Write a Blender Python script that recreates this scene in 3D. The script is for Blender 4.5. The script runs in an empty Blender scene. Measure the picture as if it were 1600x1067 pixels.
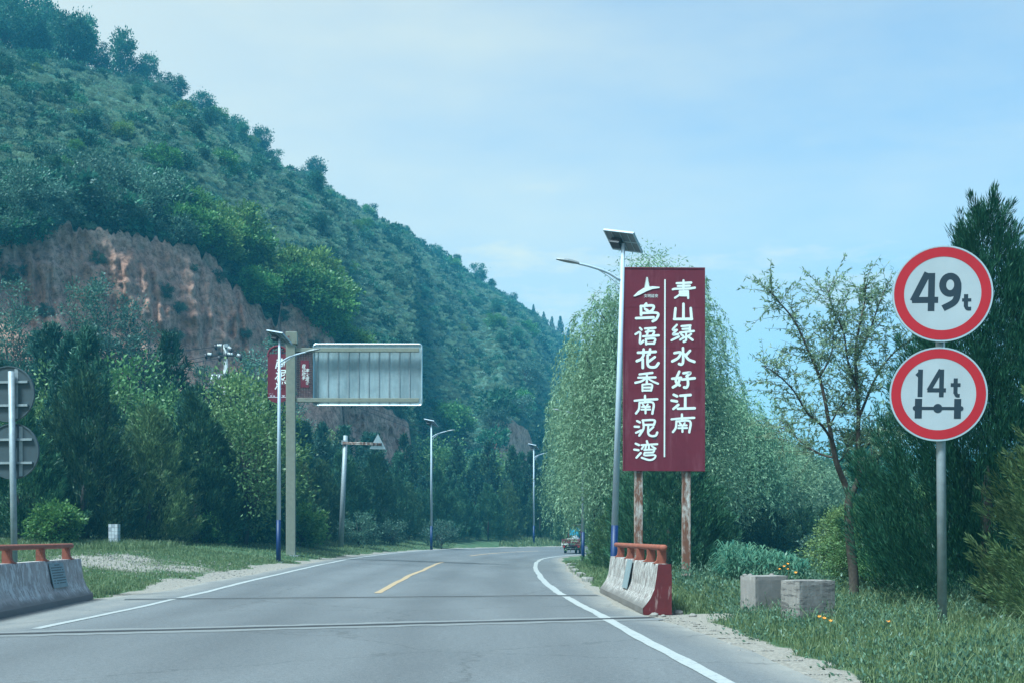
import bpy, math, random
import numpy as np
from mathutils import Vector, Matrix

S = bpy.context.scene
COL = S.collection
rad = math.radians

# ------------------------------------------------------------------ camera, light, exposure
F = 2000.0            # focal length in photograph pixels
HZ = 838.0            # row of the level line
CZ = 1.2              # eye height inside the car
cam_data = bpy.data.cameras.new("camera")
cam_data.sensor_width = 36.0
cam_data.lens = 36.0 * F / 1600.0
cam_data.shift_y = (HZ - 533.5) / 1600.0
cam_data.clip_end = 6000.0
cam_data.clip_start = 0.1
cam = bpy.data.objects.new("camera", cam_data)
cam.location = (0, 0, CZ)
cam.rotation_euler = (rad(90), 0, 0)
COL.objects.link(cam)
S.camera = cam

SUN_EL, SUN_AZ = 60.0, -130.0       # azimuth measured from the view direction, negative = left
world = bpy.data.worlds.new("World")
S.world = world
world.use_nodes = True
wn, wl = world.node_tree.nodes, world.node_tree.links
wn.clear()
w_out = wn.new("ShaderNodeOutputWorld")
w_bg = wn.new("ShaderNodeBackground")
w_bg.inputs["Strength"].default_value = 0.086
sky = wn.new("ShaderNodeTexSky")
sky.sky_type = 'NISHITA'
sky.sun_disc = False
sky.sun_elevation = rad(SUN_EL)
sky.sun_rotation = rad(SUN_AZ)
sky.air_density = 1.0
sky.dust_density = 2.0
sky.ozone_density = 1.0
# thin summer cloud drifting over the blue: a veil whose cover comes from noise over direction
w_tc = wn.new("ShaderNodeTexCoord")
w_map = wn.new("ShaderNodeMapping")
w_map.inputs["Scale"].default_value = (1.0, 1.0, 3.2)
w_map.inputs["Location"].default_value = (0.35, 0.1, 0.52)
w_n = wn.new("ShaderNodeTexNoise")
w_n.inputs["Scale"].default_value = 2.6
w_n.inputs["Detail"].default_value = 8.0
w_n.inputs["Roughness"].default_value = 0.55
w_r = wn.new("ShaderNodeMapRange")
w_r.inputs["From Min"].default_value = 0.42
w_r.inputs["From Max"].default_value = 0.78
w_r.inputs["To Min"].default_value = 0.0
w_r.inputs["To Max"].default_value = 0.30
w_mix = wn.new("ShaderNodeMix")
w_mix.data_type = 'RGBA'
w_mix.inputs[7].default_value = (6.9, 5.05, 3.1, 1)
wl.new(w_tc.outputs["Generated"], w_map.inputs["Vector"])
wl.new(w_map.outputs[0], w_n.inputs["Vector"])
wl.new(w_n.outputs["Fac"], w_r.inputs["Value"])
w_sep = wn.new("ShaderNodeSeparateXYZ")
w_bank = wn.new("ShaderNodeMapRange")            # the veil is thicker over the hills on the left, thins to the right
w_bank.inputs["From Min"].default_value = -0.6; w_bank.inputs["From Max"].default_value = 0.6
w_bank.inputs["To Min"].default_value = 0.85; w_bank.inputs["To Max"].default_value = -0.08
w_add = wn.new("ShaderNodeMath"); w_add.operation = 'ADD'; w_add.use_clamp = True
wl.new(w_tc.outputs["Generated"], w_sep.inputs[0]); wl.new(w_sep.outputs[0], w_bank.inputs["Value"])
w_n2 = wn.new("ShaderNodeTexNoise")              # small fair-weather puffs
w_n2.inputs["Scale"].default_value = 5.5; w_n2.inputs["Detail"].default_value = 9.0; w_n2.inputs["Roughness"].default_value = 0.6
w_map2 = wn.new("ShaderNodeMapping"); w_map2.inputs["Scale"].default_value = (1.0, 1.0, 4.0); w_map2.inputs["Location"].default_value = (0.62, 0.3, 0.2)
w_r2 = wn.new("ShaderNodeMapRange"); w_r2.inputs["From Min"].default_value = 0.56; w_r2.inputs["From Max"].default_value = 0.74
w_r2.inputs["To Min"].default_value = 0.0; w_r2.inputs["To Max"].default_value = 0.45
w_add2 = wn.new("ShaderNodeMath"); w_add2.operation = 'ADD'
wl.new(w_tc.outputs["Generated"], w_map2.inputs["Vector"]); wl.new(w_map2.outputs[0], w_n2.inputs["Vector"]); wl.new(w_n2.outputs["Fac"], w_r2.inputs["Value"])
w_low = wn.new("ShaderNodeMapRange")             # they ride low over the valley
w_low.inputs["From Min"].default_value = 0.22; w_low.inputs["From Max"].default_value = 0.30
w_low.inputs["To Min"].default_value = 1.0; w_low.inputs["To Max"].default_value = 0.0
w_mul = wn.new("ShaderNodeMath"); w_mul.operation = 'MULTIPLY'
wl.new(w_sep.outputs[2], w_low.inputs["Value"]); wl.new(w_r2.outputs[0], w_mul.inputs[0]); wl.new(w_low.outputs[0], w_mul.inputs[1])
wl.new(w_bank.outputs[0], w_add2.inputs[0]); wl.new(w_mul.outputs[0], w_add2.inputs[1])
wl.new(w_add2.outputs[0], w_add.inputs[0]); wl.new(w_r.outputs[0], w_add.inputs[1])
wl.new(w_add.outputs[0], w_mix.inputs[0])
wl.new(sky.outputs[0], w_mix.inputs[6])
wl.new(w_mix.outputs[2], w_bg.inputs["Color"])
wl.new(w_bg.outputs[0], w_out.inputs["Surface"])

sun_data = bpy.data.lights.new("sun", 'SUN')
sun_data.energy = 3.7
sun_data.angle = rad(12)
sun_data.color = (1.0, 0.95, 0.88)
sun = bpy.data.objects.new("sun", sun_data)
_sd = Vector((math.sin(rad(SUN_AZ)) * math.cos(rad(SUN_EL)), math.cos(rad(SUN_AZ)) * math.cos(rad(SUN_EL)), math.sin(rad(SUN_EL))))
sun.rotation_euler = _sd.to_track_quat('Z', 'Y').to_euler()
sun.location = (-40, 20, 120)
COL.objects.link(sun)

S.view_settings.view_transform = 'Standard'
S.view_settings.look = 'None'
S.view_settings.gamma = 1.0
S.view_settings.use_curve_mapping = False
S.view_settings.exposure = 1.2
S.view_settings.use_white_balance = True      # the camera was set for warm light, so the open shade runs blue
S.view_settings.white_balance_temperature = 4950.0
S.view_settings.white_balance_tint = -11.0
S.render.engine = 'CYCLES'
S.cycles.max_bounces = 6
S.cycles.transparent_max_bounces = 8
S.cycles.volume_bounces = 1
S.cycles.use_denoising = True

rng = np.random.default_rng(7)


def px(x, y, d):
    """the place that the photograph shows at column x, row y, at distance d"""
    return np.array([(x - 800.0) / F * d, d, CZ + (HZ - y) / F * d])


# ------------------------------------------------------------------ noise
def _hash(ix, iy, seed):
    h = (ix.astype(np.int64) * 374761393 + iy.astype(np.int64) * 668265263 + seed * 1274126177) & 0xFFFFFFFF
    h = ((h ^ (h >> 13)) * 1274126177) & 0xFFFFFFFF
    h = (h ^ (h >> 16)) & 0xFFFFFFFF
    return h.astype(np.float64) / 0xFFFFFFFF


def vnoise(x, y, seed=0):
    x = np.asarray(x, float); y = np.asarray(y, float)
    ix = np.floor(x); iy = np.floor(y)
    fx = x - ix; fy = y - iy
    fx = fx * fx * (3 - 2 * fx); fy = fy * fy * (3 - 2 * fy)
    a = _hash(ix, iy, seed); b = _hash(ix + 1, iy, seed)
    c = _hash(ix, iy + 1, seed); d = _hash(ix + 1, iy + 1, seed)
    return (a * (1 - fx) + b * fx) * (1 - fy) + (c * (1 - fx) + d * fx) * fy


def fbm(x, y, seed=0, octv=4):
    s = 0; a = 0.5; t = 0
    for k in range(octv):
        s = s + a * vnoise(x, y, seed + k * 17); t += a
        x = np.asarray(x) * 2.03 + 5.1; y = np.asarray(y) * 2.03 + 1.7; a *= 0.5
    return s / t - 0.5


# ------------------------------------------------------------------ mesh helpers
class MB:
    """collects vertices and faces, then links them as one mesh object"""
    def __init__(self):
        self.v = []; self.q = []; self.t = []; self.n = 0; self.ngons = []

    def add(self, V, q=None, t=None):
        V = np.asarray(V, float).reshape(-1, 3)
        self.v.append(V)
        if q is not None and len(q): self.q.append(np.asarray(q, int) + self.n)
        if t is not None and len(t): self.t.append(np.asarray(t, int) + self.n)
        self.n += len(V)
        return self

    def box(self, c, s, rz=0.0, bev=0.0, M=None):
        x, y, z = np.array(s, float) / 2
        if bev <= 0:
            V = np.array([[sx * x, sy * y, sz * z] for sz in (-1, 1) for sy in (-1, 1) for sx in (-1, 1)])
            q = [(0, 2, 3, 1), (4, 5, 7, 6), (0, 1, 5, 4), (2, 6, 7, 3), (0, 4, 6, 2), (1, 3, 7, 5)]
            V = self._xf(V, c, rz, M)
            return self.add(V, q)
        b = min(bev, x * .9, y * .9, z * .9)
        V = []
        idx = {}
        for sx in (-1, 1):
            for sy in (-1, 1):
                for sz in (-1, 1):
                    for ax in range(3):
                        p = np.array([sx * (x - b), sy * (y - b), sz * (z - b)])
                        p[ax] += (sx, sy, sz)[ax] * b
                        idx[(sx, sy, sz, ax)] = len(V); V.append(p)
        q = []; t = []
        for ax in range(3):
            o = [a for a in range(3) if a != ax]
            for sg in (-1, 1):
                f = []
                for (a, b2) in ((-1, -1), (1, -1), (1, 1), (-1, 1)):
                    k = [0, 0, 0]; k[ax] = sg; k[o[0]] = a; k[o[1]] = b2
                    f.append(idx[(k[0], k[1], k[2], ax)])
                q.append(f)
        for ax in range(3):
            o = [a for a in range(3) if a != ax]
            for a in (-1, 1):
                for b2 in (-1, 1):
                    k0 = [0, 0, 0]; k1 = [0, 0, 0]
                    k0[ax] = -1; k1[ax] = 1
                    for k in (k0, k1): k[o[0]] = a; k[o[1]] = b2
                    q.append([idx[(*k0, o[0])], idx[(*k1, o[0])], idx[(*k1, o[1])], idx[(*k0, o[1])]])
        for sx in (-1, 1):
            for sy in (-1, 1):
                for sz in (-1, 1):
                    t.append([idx[(sx, sy, sz, 0)], idx[(sx, sy, sz, 1)], idx[(sx, sy, sz, 2)]])
        return self.add(self._xf(np.array(V), c, rz, M), q, t)

    @staticmethod
    def _xf(V, c, rz, M):
        if M is not None:
            V = V @ np.array(M).T
        if rz:
            cs, sn = math.cos(rz), math.sin(rz)
            V = np.stack([V[:, 0] * cs - V[:, 1] * sn, V[:, 0] * sn + V[:, 1] * cs, V[:, 2]], 1)
        return V + np.array(c, float)

    def tube(self, P, R, n=8, caps=True):
        P = np.asarray(P, float); m = len(P)
        R = np.broadcast_to(np.asarray(R, float), (m,))
        T = np.gradient(P, axis=0)
        T /= np.linalg.norm(T, axis=1)[:, None] + 1e-12
        up = np.array([0, 0, 1.0]) if abs(T[0][2]) < 0.9 else np.array([1.0, 0, 0])
        V = []
        for i in range(m):
            s = np.cross(T[i], up); s /= np.linalg.norm(s) + 1e-12
            u = np.cross(s, T[i]); up = u
            a = np.arange(n) * 2 * np.pi / n
            V.append(P[i] + R[i] * (np.cos(a)[:, None] * s + np.sin(a)[:, None] * u))
        V = np.concatenate(V)
        q = []
        for i in range(m - 1):
            for k in range(n):
                q.append((i * n + k, i * n + (k + 1) % n, (i + 1) * n + (k + 1) % n, (i + 1) * n + k))
        t = []
        if caps:
            V = np.concatenate([V, P[:1], P[-1:]])
            for k in range(n):
                t.append((m * n, (k + 1) % n, k))
                t.append((m * n + 1, (m - 1) * n + k, (m - 1) * n + (k + 1) % n))
        return self.add(V, q, t)

    def prism(self, poly, h0, h1, fn):
        """convex-ish outline poly (2-D) swept between h0 and h1; fn maps (u,v,h) to a point"""
        n = len(poly)
        V = [fn(u, v, h0) for u, v in poly] + [fn(u, v, h1) for u, v in poly]
        q = [(k, (k + 1) % n, n + (k + 1) % n, n + k) for k in range(n)]
        base = self.n
        self.add(V, q)
        self.ngons.append([base + k for k in range(n)][::-1])
        self.ngons.append([base + n + k for k in range(n)])
        return self

    def mesh(self, name, smooth=False):
        me = bpy.data.meshes.new(name)
        V = np.concatenate(self.v) if self.v else np.zeros((0, 3))
        q = np.concatenate(self.q) if self.q else np.zeros((0, 4), int)
        t = np.concatenate(self.t) if self.t else np.zeros((0, 3), int)
        ng = self.ngons
        me.vertices.add(len(V)); me.vertices.foreach_set("co", V.ravel())
        ngl = [i for f in ng for i in f]
        li = np.concatenate([q.ravel(), t.ravel(), np.array(ngl, int)]).astype(np.int32)
        sizes = np.concatenate([np.full(len(q), 4), np.full(len(t), 3), np.array([len(f) for f in ng], int)]).astype(np.int32)
        me.loops.add(len(li)); me.loops.foreach_set("vertex_index", li)
        st = np.zeros(len(sizes), np.int32)
        if len(sizes): st[1:] = np.cumsum(sizes)[:-1]
        me.polygons.add(len(sizes)); me.polygons.foreach_set("loop_start", st)
        me.update(calc_edges=True)
        me.validate()
        me.polygons.foreach_set("use_smooth", np.full(len(me.polygons), bool(smooth)))
        return me

    def build(self, name, mat, parent=None, smooth=False, loc=None):
        me = self.mesh(name, smooth)
        return link(name, me, mat, parent, loc)


def link(name, me, mat=None, parent=None, loc=None):
    o = bpy.data.objects.new(name, me)
    if mat is not None and len(me.materials) == 0: me.materials.append(mat)
    COL.objects.link(o)
    if parent is not None: o.parent = parent
    if loc is not None: o.location = loc
    return o


def tag(o, label=None, cat=None, group=None, kind=None):
    if label: o["label"] = label
    if cat: o["category"] = cat
    if group: o["group"] = group
    if kind: o["kind"] = kind
    return o


def empty(name, loc, rz=0.0):
    o = bpy.data.objects.new(name, None)
    o.empty_display_size = 0.2
    COL.objects.link(o); o.location = loc; o.rotation_euler = (0, 0, rz)
    return o


KIDS = {}
def copy_tree(o, parent=None):
    c = o.copy(); COL.objects.link(c)
    if parent is not None: c.parent = parent
    for ch in [k for k in bpy.data.objects if k.parent == o]:
        copy_tree(ch, c)
    return c


# ------------------------------------------------------------------ materials
def new_mat(name):
    m = bpy.data.materials.new(name); m.use_nodes = True
    nt = m.node_tree; b = nt.nodes["Principled BSDF"]
    return m, nt, b


def noise_node(nt, scale, detail=4, rough=0.6, coord="Object", stretch=None):
    tc = nt.nodes.new("ShaderNodeTexCoord")
    n = nt.nodes.new("ShaderNodeTexNoise")
    n.inputs["Scale"].default_value = scale
    n.inputs["Detail"].default_value = detail
    n.inputs["Roughness"].default_value = rough
    if stretch:
        mp = nt.nodes.new("ShaderNodeMapping"); mp.inputs["Scale"].default_value = stretch
        nt.links.new(tc.outputs[coord], mp.inputs[0]); nt.links.new(mp.outputs[0], n.inputs["Vector"])
    else:
        nt.links.new(tc.outputs[coord], n.inputs["Vector"])
    return n


def ramp(nt, src, stops):
    r = nt.nodes.new("ShaderNodeValToRGB")
    e = r.color_ramp.elements
    while len(e) < len(stops): e.new(0.5)
    for k, (p, c) in enumerate(stops):
        e[k].position = p; e[k].color = (*c, 1) if len(c) == 3 else c
    nt.links.new(src, r.inputs[0])
    return r


def mixc(nt, fac, a, b, mode='MIX'):
    m = nt.nodes.new("ShaderNodeMix"); m.data_type = 'RGBA'; m.blend_type = mode
    for sock, val in ((m.inputs[0], fac), (m.inputs[6], a), (m.inputs[7], b)):
        if isinstance(val, (int, float)): sock.default_value = val
        elif isinstance(val, tuple): sock.default_value = (*val, 1)
        else: nt.links.new(val, sock)
    return m.outputs[2]


def bump(nt, b, src, dist=0.02, strength=0.6):
    n = nt.nodes.new("ShaderNodeBump")
    n.inputs["Distance"].default_value = dist
    n.inputs["Strength"].default_value = strength
    nt.links.new(src, n.inputs["Height"]); nt.links.new(n.outputs[0], b.inputs["Normal"])


def plain(name, col, rough=0.6, metal=0.0, var=0.15, scale=6.0, spec=0.4, stain=None, stain_amt=0.5, stain_scale=3.0, stretch=None, bmp=0.0):
    m, nt, b = new_mat(name)
    n = noise_node(nt, scale)
    lo = tuple(c * (1 - var) for c in col); hi = tuple(min(1, c * (1 + var)) for c in col)
    out = ramp(nt, n.outputs["Fac"], [(0.3, lo), (0.7, hi)]).outputs[0]
    if stain:
        n2 = noise_node(nt, stain_scale, 7, 0.7, stretch=stretch)
        f = ramp(nt, n2.outputs["Fac"], [(0.62 - 0.3 * stain_amt, (0, 0, 0)), (0.72 - 0.2 * stain_amt, (1, 1, 1))])
        out = mixc(nt, f.outputs[0], out, stain)
    nt.links.new(out, b.inputs["Base Color"])
    b.inputs["Roughness"].default_value = rough
    b.inputs["Metallic"].default_value = metal
    b.inputs["Specular IOR Level"].default_value = spec
    if bmp:
        n3 = noise_node(nt, scale * 6, 6, 0.7)
        bump(nt, b, n3.outputs["Fac"], bmp)
    return m


def leaf_mat(name, dark, light, trans=0.25, objvar=0.35):
    m, nt, b = new_mat(name)
    nt.nodes.remove(b)
    geo = nt.nodes.new("ShaderNodeNewGeometry")
    oi = nt.nodes.new("ShaderNodeObjectInfo")
    base = ramp(nt, geo.outputs["Random Per Island"], [(0.0, dark), (1.0, light)]).outputs[0]
    hv = nt.nodes.new("ShaderNodeHueSaturation")
    mr = nt.nodes.new("ShaderNodeMapRange")
    mr.inputs["To Min"].default_value = 1 - objvar; mr.inputs["To Max"].default_value = 1 + objvar
    nt.links.new(oi.outputs["Random"], mr.inputs["Value"]); nt.links.new(mr.outputs[0], hv.inputs["Value"])
    mh = nt.nodes.new("ShaderNodeMath"); mh.operation = 'MULTIPLY_ADD'
    mh.inputs[1].default_value = 0.05; mh.inputs[2].default_value = 0.475
    fr = nt.nodes.new("ShaderNodeMath"); fr.operation = 'FRACT'
    m7 = nt.nodes.new("ShaderNodeMath"); m7.operation = 'MULTIPLY'; m7.inputs[1].default_value = 7.31
    nt.links.new(oi.outputs["Random"], m7.inputs[0]); nt.links.new(m7.outputs[0], fr.inputs[0])
    nt.links.new(fr.outputs[0], mh.inputs[0]); nt.links.new(mh.outputs[0], hv.inputs["Hue"])
    nt.links.new(base, hv.inputs["Color"])
    d = nt.nodes.new("ShaderNodeBsdfDiffuse"); t = nt.nodes.new("ShaderNodeBsdfTranslucent")
    g = nt.nodes.new("ShaderNodeBsdfGlossy"); g.inputs["Roughness"].default_value = 0.45
    g.inputs["Color"].default_value = (0.8, 0.8, 0.8, 1)
    mx = nt.nodes.new("ShaderNodeMixShader"); mx.inputs[0].default_value = trans
    mg = nt.nodes.new("ShaderNodeMixShader"); mg.inputs[0].default_value = 0.02
    nt.links.new(hv.outputs[0], d.inputs[0]); nt.links.new(hv.outputs[0], t.inputs[0])
    nt.links.new(d.outputs[0], mx.inputs[1]); nt.links.new(t.outputs[0], mx.inputs[2])
    nt.links.new(mx.outputs[0], mg.inputs[1]); nt.links.new(g.outputs[0], mg.inputs[2])
    nt.links.new(mg.outputs[0], nt.nodes["Material Output"].inputs["Surface"])
    return m


MAT = {}
MAT['juniper'] = leaf_mat("juniper_leaf", (0.024, 0.062, 0.034), (0.088, 0.16, 0.074), 0.14, 0.3)
MAT['juniper_light'] = leaf_mat("light_juniper_leaf", (0.056, 0.105, 0.042), (0.17, 0.235, 0.094), 0.2, 0.25)
MAT['pine'] = leaf_mat("pine_needle", (0.018, 0.054, 0.038), (0.068, 0.132, 0.08), 0.12, 0.35)
MAT['cypress'] = leaf_mat("cypress_leaf", (0.012, 0.044, 0.03), (0.046, 0.112, 0.066), 0.1, 0.15)
MAT['broad'] = leaf_mat("broad_leaf", (0.062, 0.118, 0.04), (0.185, 0.27, 0.098), 0.3, 0.3)
MAT['yellowgreen'] = leaf_mat("yellow_green_leaf", (0.057, 0.132, 0.032), (0.167, 0.276, 0.076), 0.34, 0.2)
MAT['greyleaf'] = leaf_mat("grey_green_leaf", (0.05, 0.102, 0.072), (0.14, 0.225, 0.16), 0.3, 0.25)
MAT['willow'] = leaf_mat("willow_leaf", (0.108, 0.18, 0.095), (0.285, 0.395, 0.235), 0.36, 0.15)
MAT['scrub'] = leaf_mat("scrub_leaf", (0.02, 0.07, 0.044), (0.08, 0.17, 0.098), 0.3, 0.5)
MAT['corn'] = leaf_mat("maize_leaf", (0.045, 0.13, 0.085), (0.135, 0.235, 0.135), 0.35, 0.2)
MAT['grass'] = leaf_mat("grass_blade", (0.08, 0.122, 0.046), (0.235, 0.268, 0.128), 0.36, 0.1)
MAT['weed'] = leaf_mat('weed_leaf', (0.055, 0.105, 0.060), (0.150, 0.220, 0.140), 0.3, 0.1)
MAT['youngbark'] = plain('young_bark', (0.085, 0.068, 0.055), 0.9, var=0.4, scale=14, bmp=0.01)
MAT['youngleaf'] = leaf_mat('young_tree_leaf', (0.17, 0.25, 0.14), (0.34, 0.42, 0.27), 0.45, 0.1)
MAT['bark'] = plain("bark", (0.042, 0.036, 0.031), 0.9, var=0.4, scale=14, stretch=(1, 1, .2), bmp=0.02)
MAT['white_paint'] = plain("white_painted_steel", (0.40, 0.45, 0.52), 0.45, var=0.05, stain=(0.35, 0.34, 0.32), stain_amt=0.1, stain_scale=5)
MAT['blue_paint'] = plain("blue_paint", (0.004, 0.017, 0.085), 0.5, var=0.15)
MAT['galv'] = plain("galvanised_steel", (0.26, 0.285, 0.30), 0.55, 0.3, var=0.15, scale=9)
MAT['alu'] = plain("aluminium_sheet", (0.55, 0.60, 0.62), 0.38, 0.85, var=0.06, scale=2.5)
MAT['gantry'] = plain("khaki_painted_steel", (0.20, 0.20, 0.155), 0.55, var=0.12, stain=(0.12, 0.10, 0.07), stain_amt=0.1)
MAT['maroon'] = plain("maroon_board_paint", (0.118, 0.016, 0.029), 0.8, spec=0.2, var=0.12, scale=1.5, stain=(0.150, 0.036, 0.052), stain_amt=0.4, stain_scale=1.2, stretch=(3, 3, .5))
MAT['letter'] = plain("cream_lettering", (0.74, 0.76, 0.72), 0.55, var=0.05)
MAT['rust'] = plain("rusted_white_post", (0.50, 0.47, 0.43), 0.75, var=0.2, stain=(0.14, 0.058, 0.030), stain_amt=0.85, stain_scale=3.2, stretch=(2.5, 2.5, .7), bmp=0.004)
MAT['orange'] = plain("orange_painted_rail", (0.22, 0.068, 0.040), 0.75, var=0.18, scale=8, stain=(0.16, 0.05, 0.03), stain_amt=0.25, stain_scale=6, bmp=0.004)
MAT['redend'] = plain("dark_red_painted_concrete", (0.090, 0.011, 0.014), 0.85, var=0.15, scale=7, stain=(0.24, 0.15, 0.14), stain_amt=0.1, stain_scale=4, stretch=(2, 2, .4), bmp=0.006)
MAT['plate'] = plain('pale_notice_plate', (0.21, 0.25, 0.265), 0.6, var=.1)
MAT['dark'] = plain("dark_plastic", (0.03, 0.03, 0.035), 0.5)
MAT['black'] = plain("navy_black_print", (0.012, 0.022, 0.034), 0.5, var=0.05)
MAT['signwhite'] = plain("white_reflective_sheet", (0.34, 0.36, 0.38), 0.7, var=0.07, scale=2.2, spec=0.2)
MAT['signred'] = plain("red_reflective_sheet", (0.31, 0.011, 0.020), 0.7, var=0.06, scale=3, spec=0.2)
MAT['stone'] = plain("grey_stone", (0.22, 0.20, 0.18), 0.9, var=0.3, scale=9, bmp=0.01)
MAT['tile'] = plain("white_tile", (0.55, 0.56, 0.57), 0.5, var=0.1)
MAT['flower'] = plain("orange_petal", (0.75, 0.30, 0.02), 0.6)
MAT['tyre'] = plain("tyre_rubber", (0.02, 0.02, 0.022), 0.8)
MAT['tarp'] = plain("white_tarpaulin", (0.34, 0.33, 0.31), 0.7, var=0.15, stain=(0.2, 0.2, 0.2), stain_amt=0.2, bmp=0.02)
MAT['cartred'] = plain("maroon_truck_paint", (0.13, 0.028, 0.034), 0.5, var=0.2)
MAT['porcelain'] = plain("white_porcelain", (0.75, 0.75, 0.74), 0.3)
MAT['concrete_pole'] = plain("pale_concrete_pole", (0.42, 0.43, 0.42), 0.85, var=0.1)
MAT['bluesheet'] = plain("blue_cab_sheet", (0.08, 0.30, 0.45), 0.4)


def solar_mat():
    m, nt, b = new_mat("solar_panel_backsheet")
    n = noise_node(nt, 4)
    c = ramp(nt, n.outputs["Fac"], [(0.3, (0.12, 0.13, 0.15)), (0.7, (0.16, 0.17, 0.19))])
    nt.links.new(c.outputs[0], b.inputs["Base Color"]); b.inputs["Roughness"].default_value = 0.4
    return m
MAT['backsheet'] = solar_mat()
MAT['cell'] = plain("solar_cell", (0.015, 0.025, 0.07), 0.15, spec=0.6)


def concrete_mat(name, base, streak_light, streak_dark, k=0.0, st=(3.0, 3.0, 0.35), st4=(2.5, 2.5, 0.5)):
    m, nt, b = new_mat(name)
    n1 = noise_node(nt, 1.4, 8, 0.65)
    n2 = noise_node(nt, 5.0, 8, 0.7, stretch=st)
    n3 = noise_node(nt, 30, 5, 0.7)
    lo = tuple(x * .75 for x in base)
    c = ramp(nt, n1.outputs["Fac"], [(0.3, lo), (0.7, base)]).outputs[0]
    f1 = ramp(nt, n2.outputs["Fac"], [(0.48 + k, (0, 0, 0)), (0.54 + k * 1.4, (1, 1, 1))]).outputs[0]
    c = mixc(nt, f1, c, streak_light)
    n4 = noise_node(nt, 6.0, 8, 0.75, stretch=st4)
    f2 = ramp(nt, n4.outputs["Fac"], [(0.50 + k, (0, 0, 0)), (0.57 + k * 1.4, (1, 1, 1))]).outputs[0]
    c = mixc(nt, f2, c, streak_dark)
    # grime in the lowest hand's breadth, splashed up from the road
    tc = nt.nodes.new("ShaderNodeTexCoord"); sp = nt.nodes.new("ShaderNodeSeparateXYZ")
    nt.links.new(tc.outputs["Object"], sp.inputs[0])
    ad = nt.nodes.new("ShaderNodeMath"); ad.operation = 'MULTIPLY_ADD'; ad.inputs[1].default_value = -0.25
    nt.links.new(n1.outputs["Fac"], ad.inputs[0]); nt.links.new(sp.outputs["Z"], ad.inputs[2])
    f3 = ramp(nt, ad.outputs[0], [(0.0, (1, 1, 1)), (0.09, (0, 0, 0))]).outputs[0]
    c = mixc(nt, f3, c, tuple(x * .45 for x in base))
    nt.links.new(c, b.inputs["Base Color"]); b.inputs["Roughness"].default_value = 0.9
    bump(nt, b, n3.outputs["Fac"], 0.006)
    return m
MAT['barrier_pale'] = concrete_mat("pale_peeling_concrete", (0.29, 0.26, 0.24), (0.47, 0.45, 0.425), (0.13, 0.10, 0.095))
MAT['barrier_grey'] = concrete_mat("grey_stained_concrete", (0.38, 0.335, 0.315), (0.50, 0.475, 0.46), (0.21, 0.18, 0.17), 0.02, (1.0, 1.0, 0.6))
MAT['block'] = concrete_mat("cast_concrete_block", (0.24, 0.215, 0.20), (0.275, 0.25, 0.23), (0.155, 0.135, 0.125), 0.05)

MAT['block_stained'] = concrete_mat("stained_concrete_block", (0.235, 0.21, 0.195), (0.25, 0.225, 0.205), (0.095, 0.085, 0.08), 0.0, (3.0, 3.0, 0.5), (0.5, 0.5, 2.2))


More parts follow.
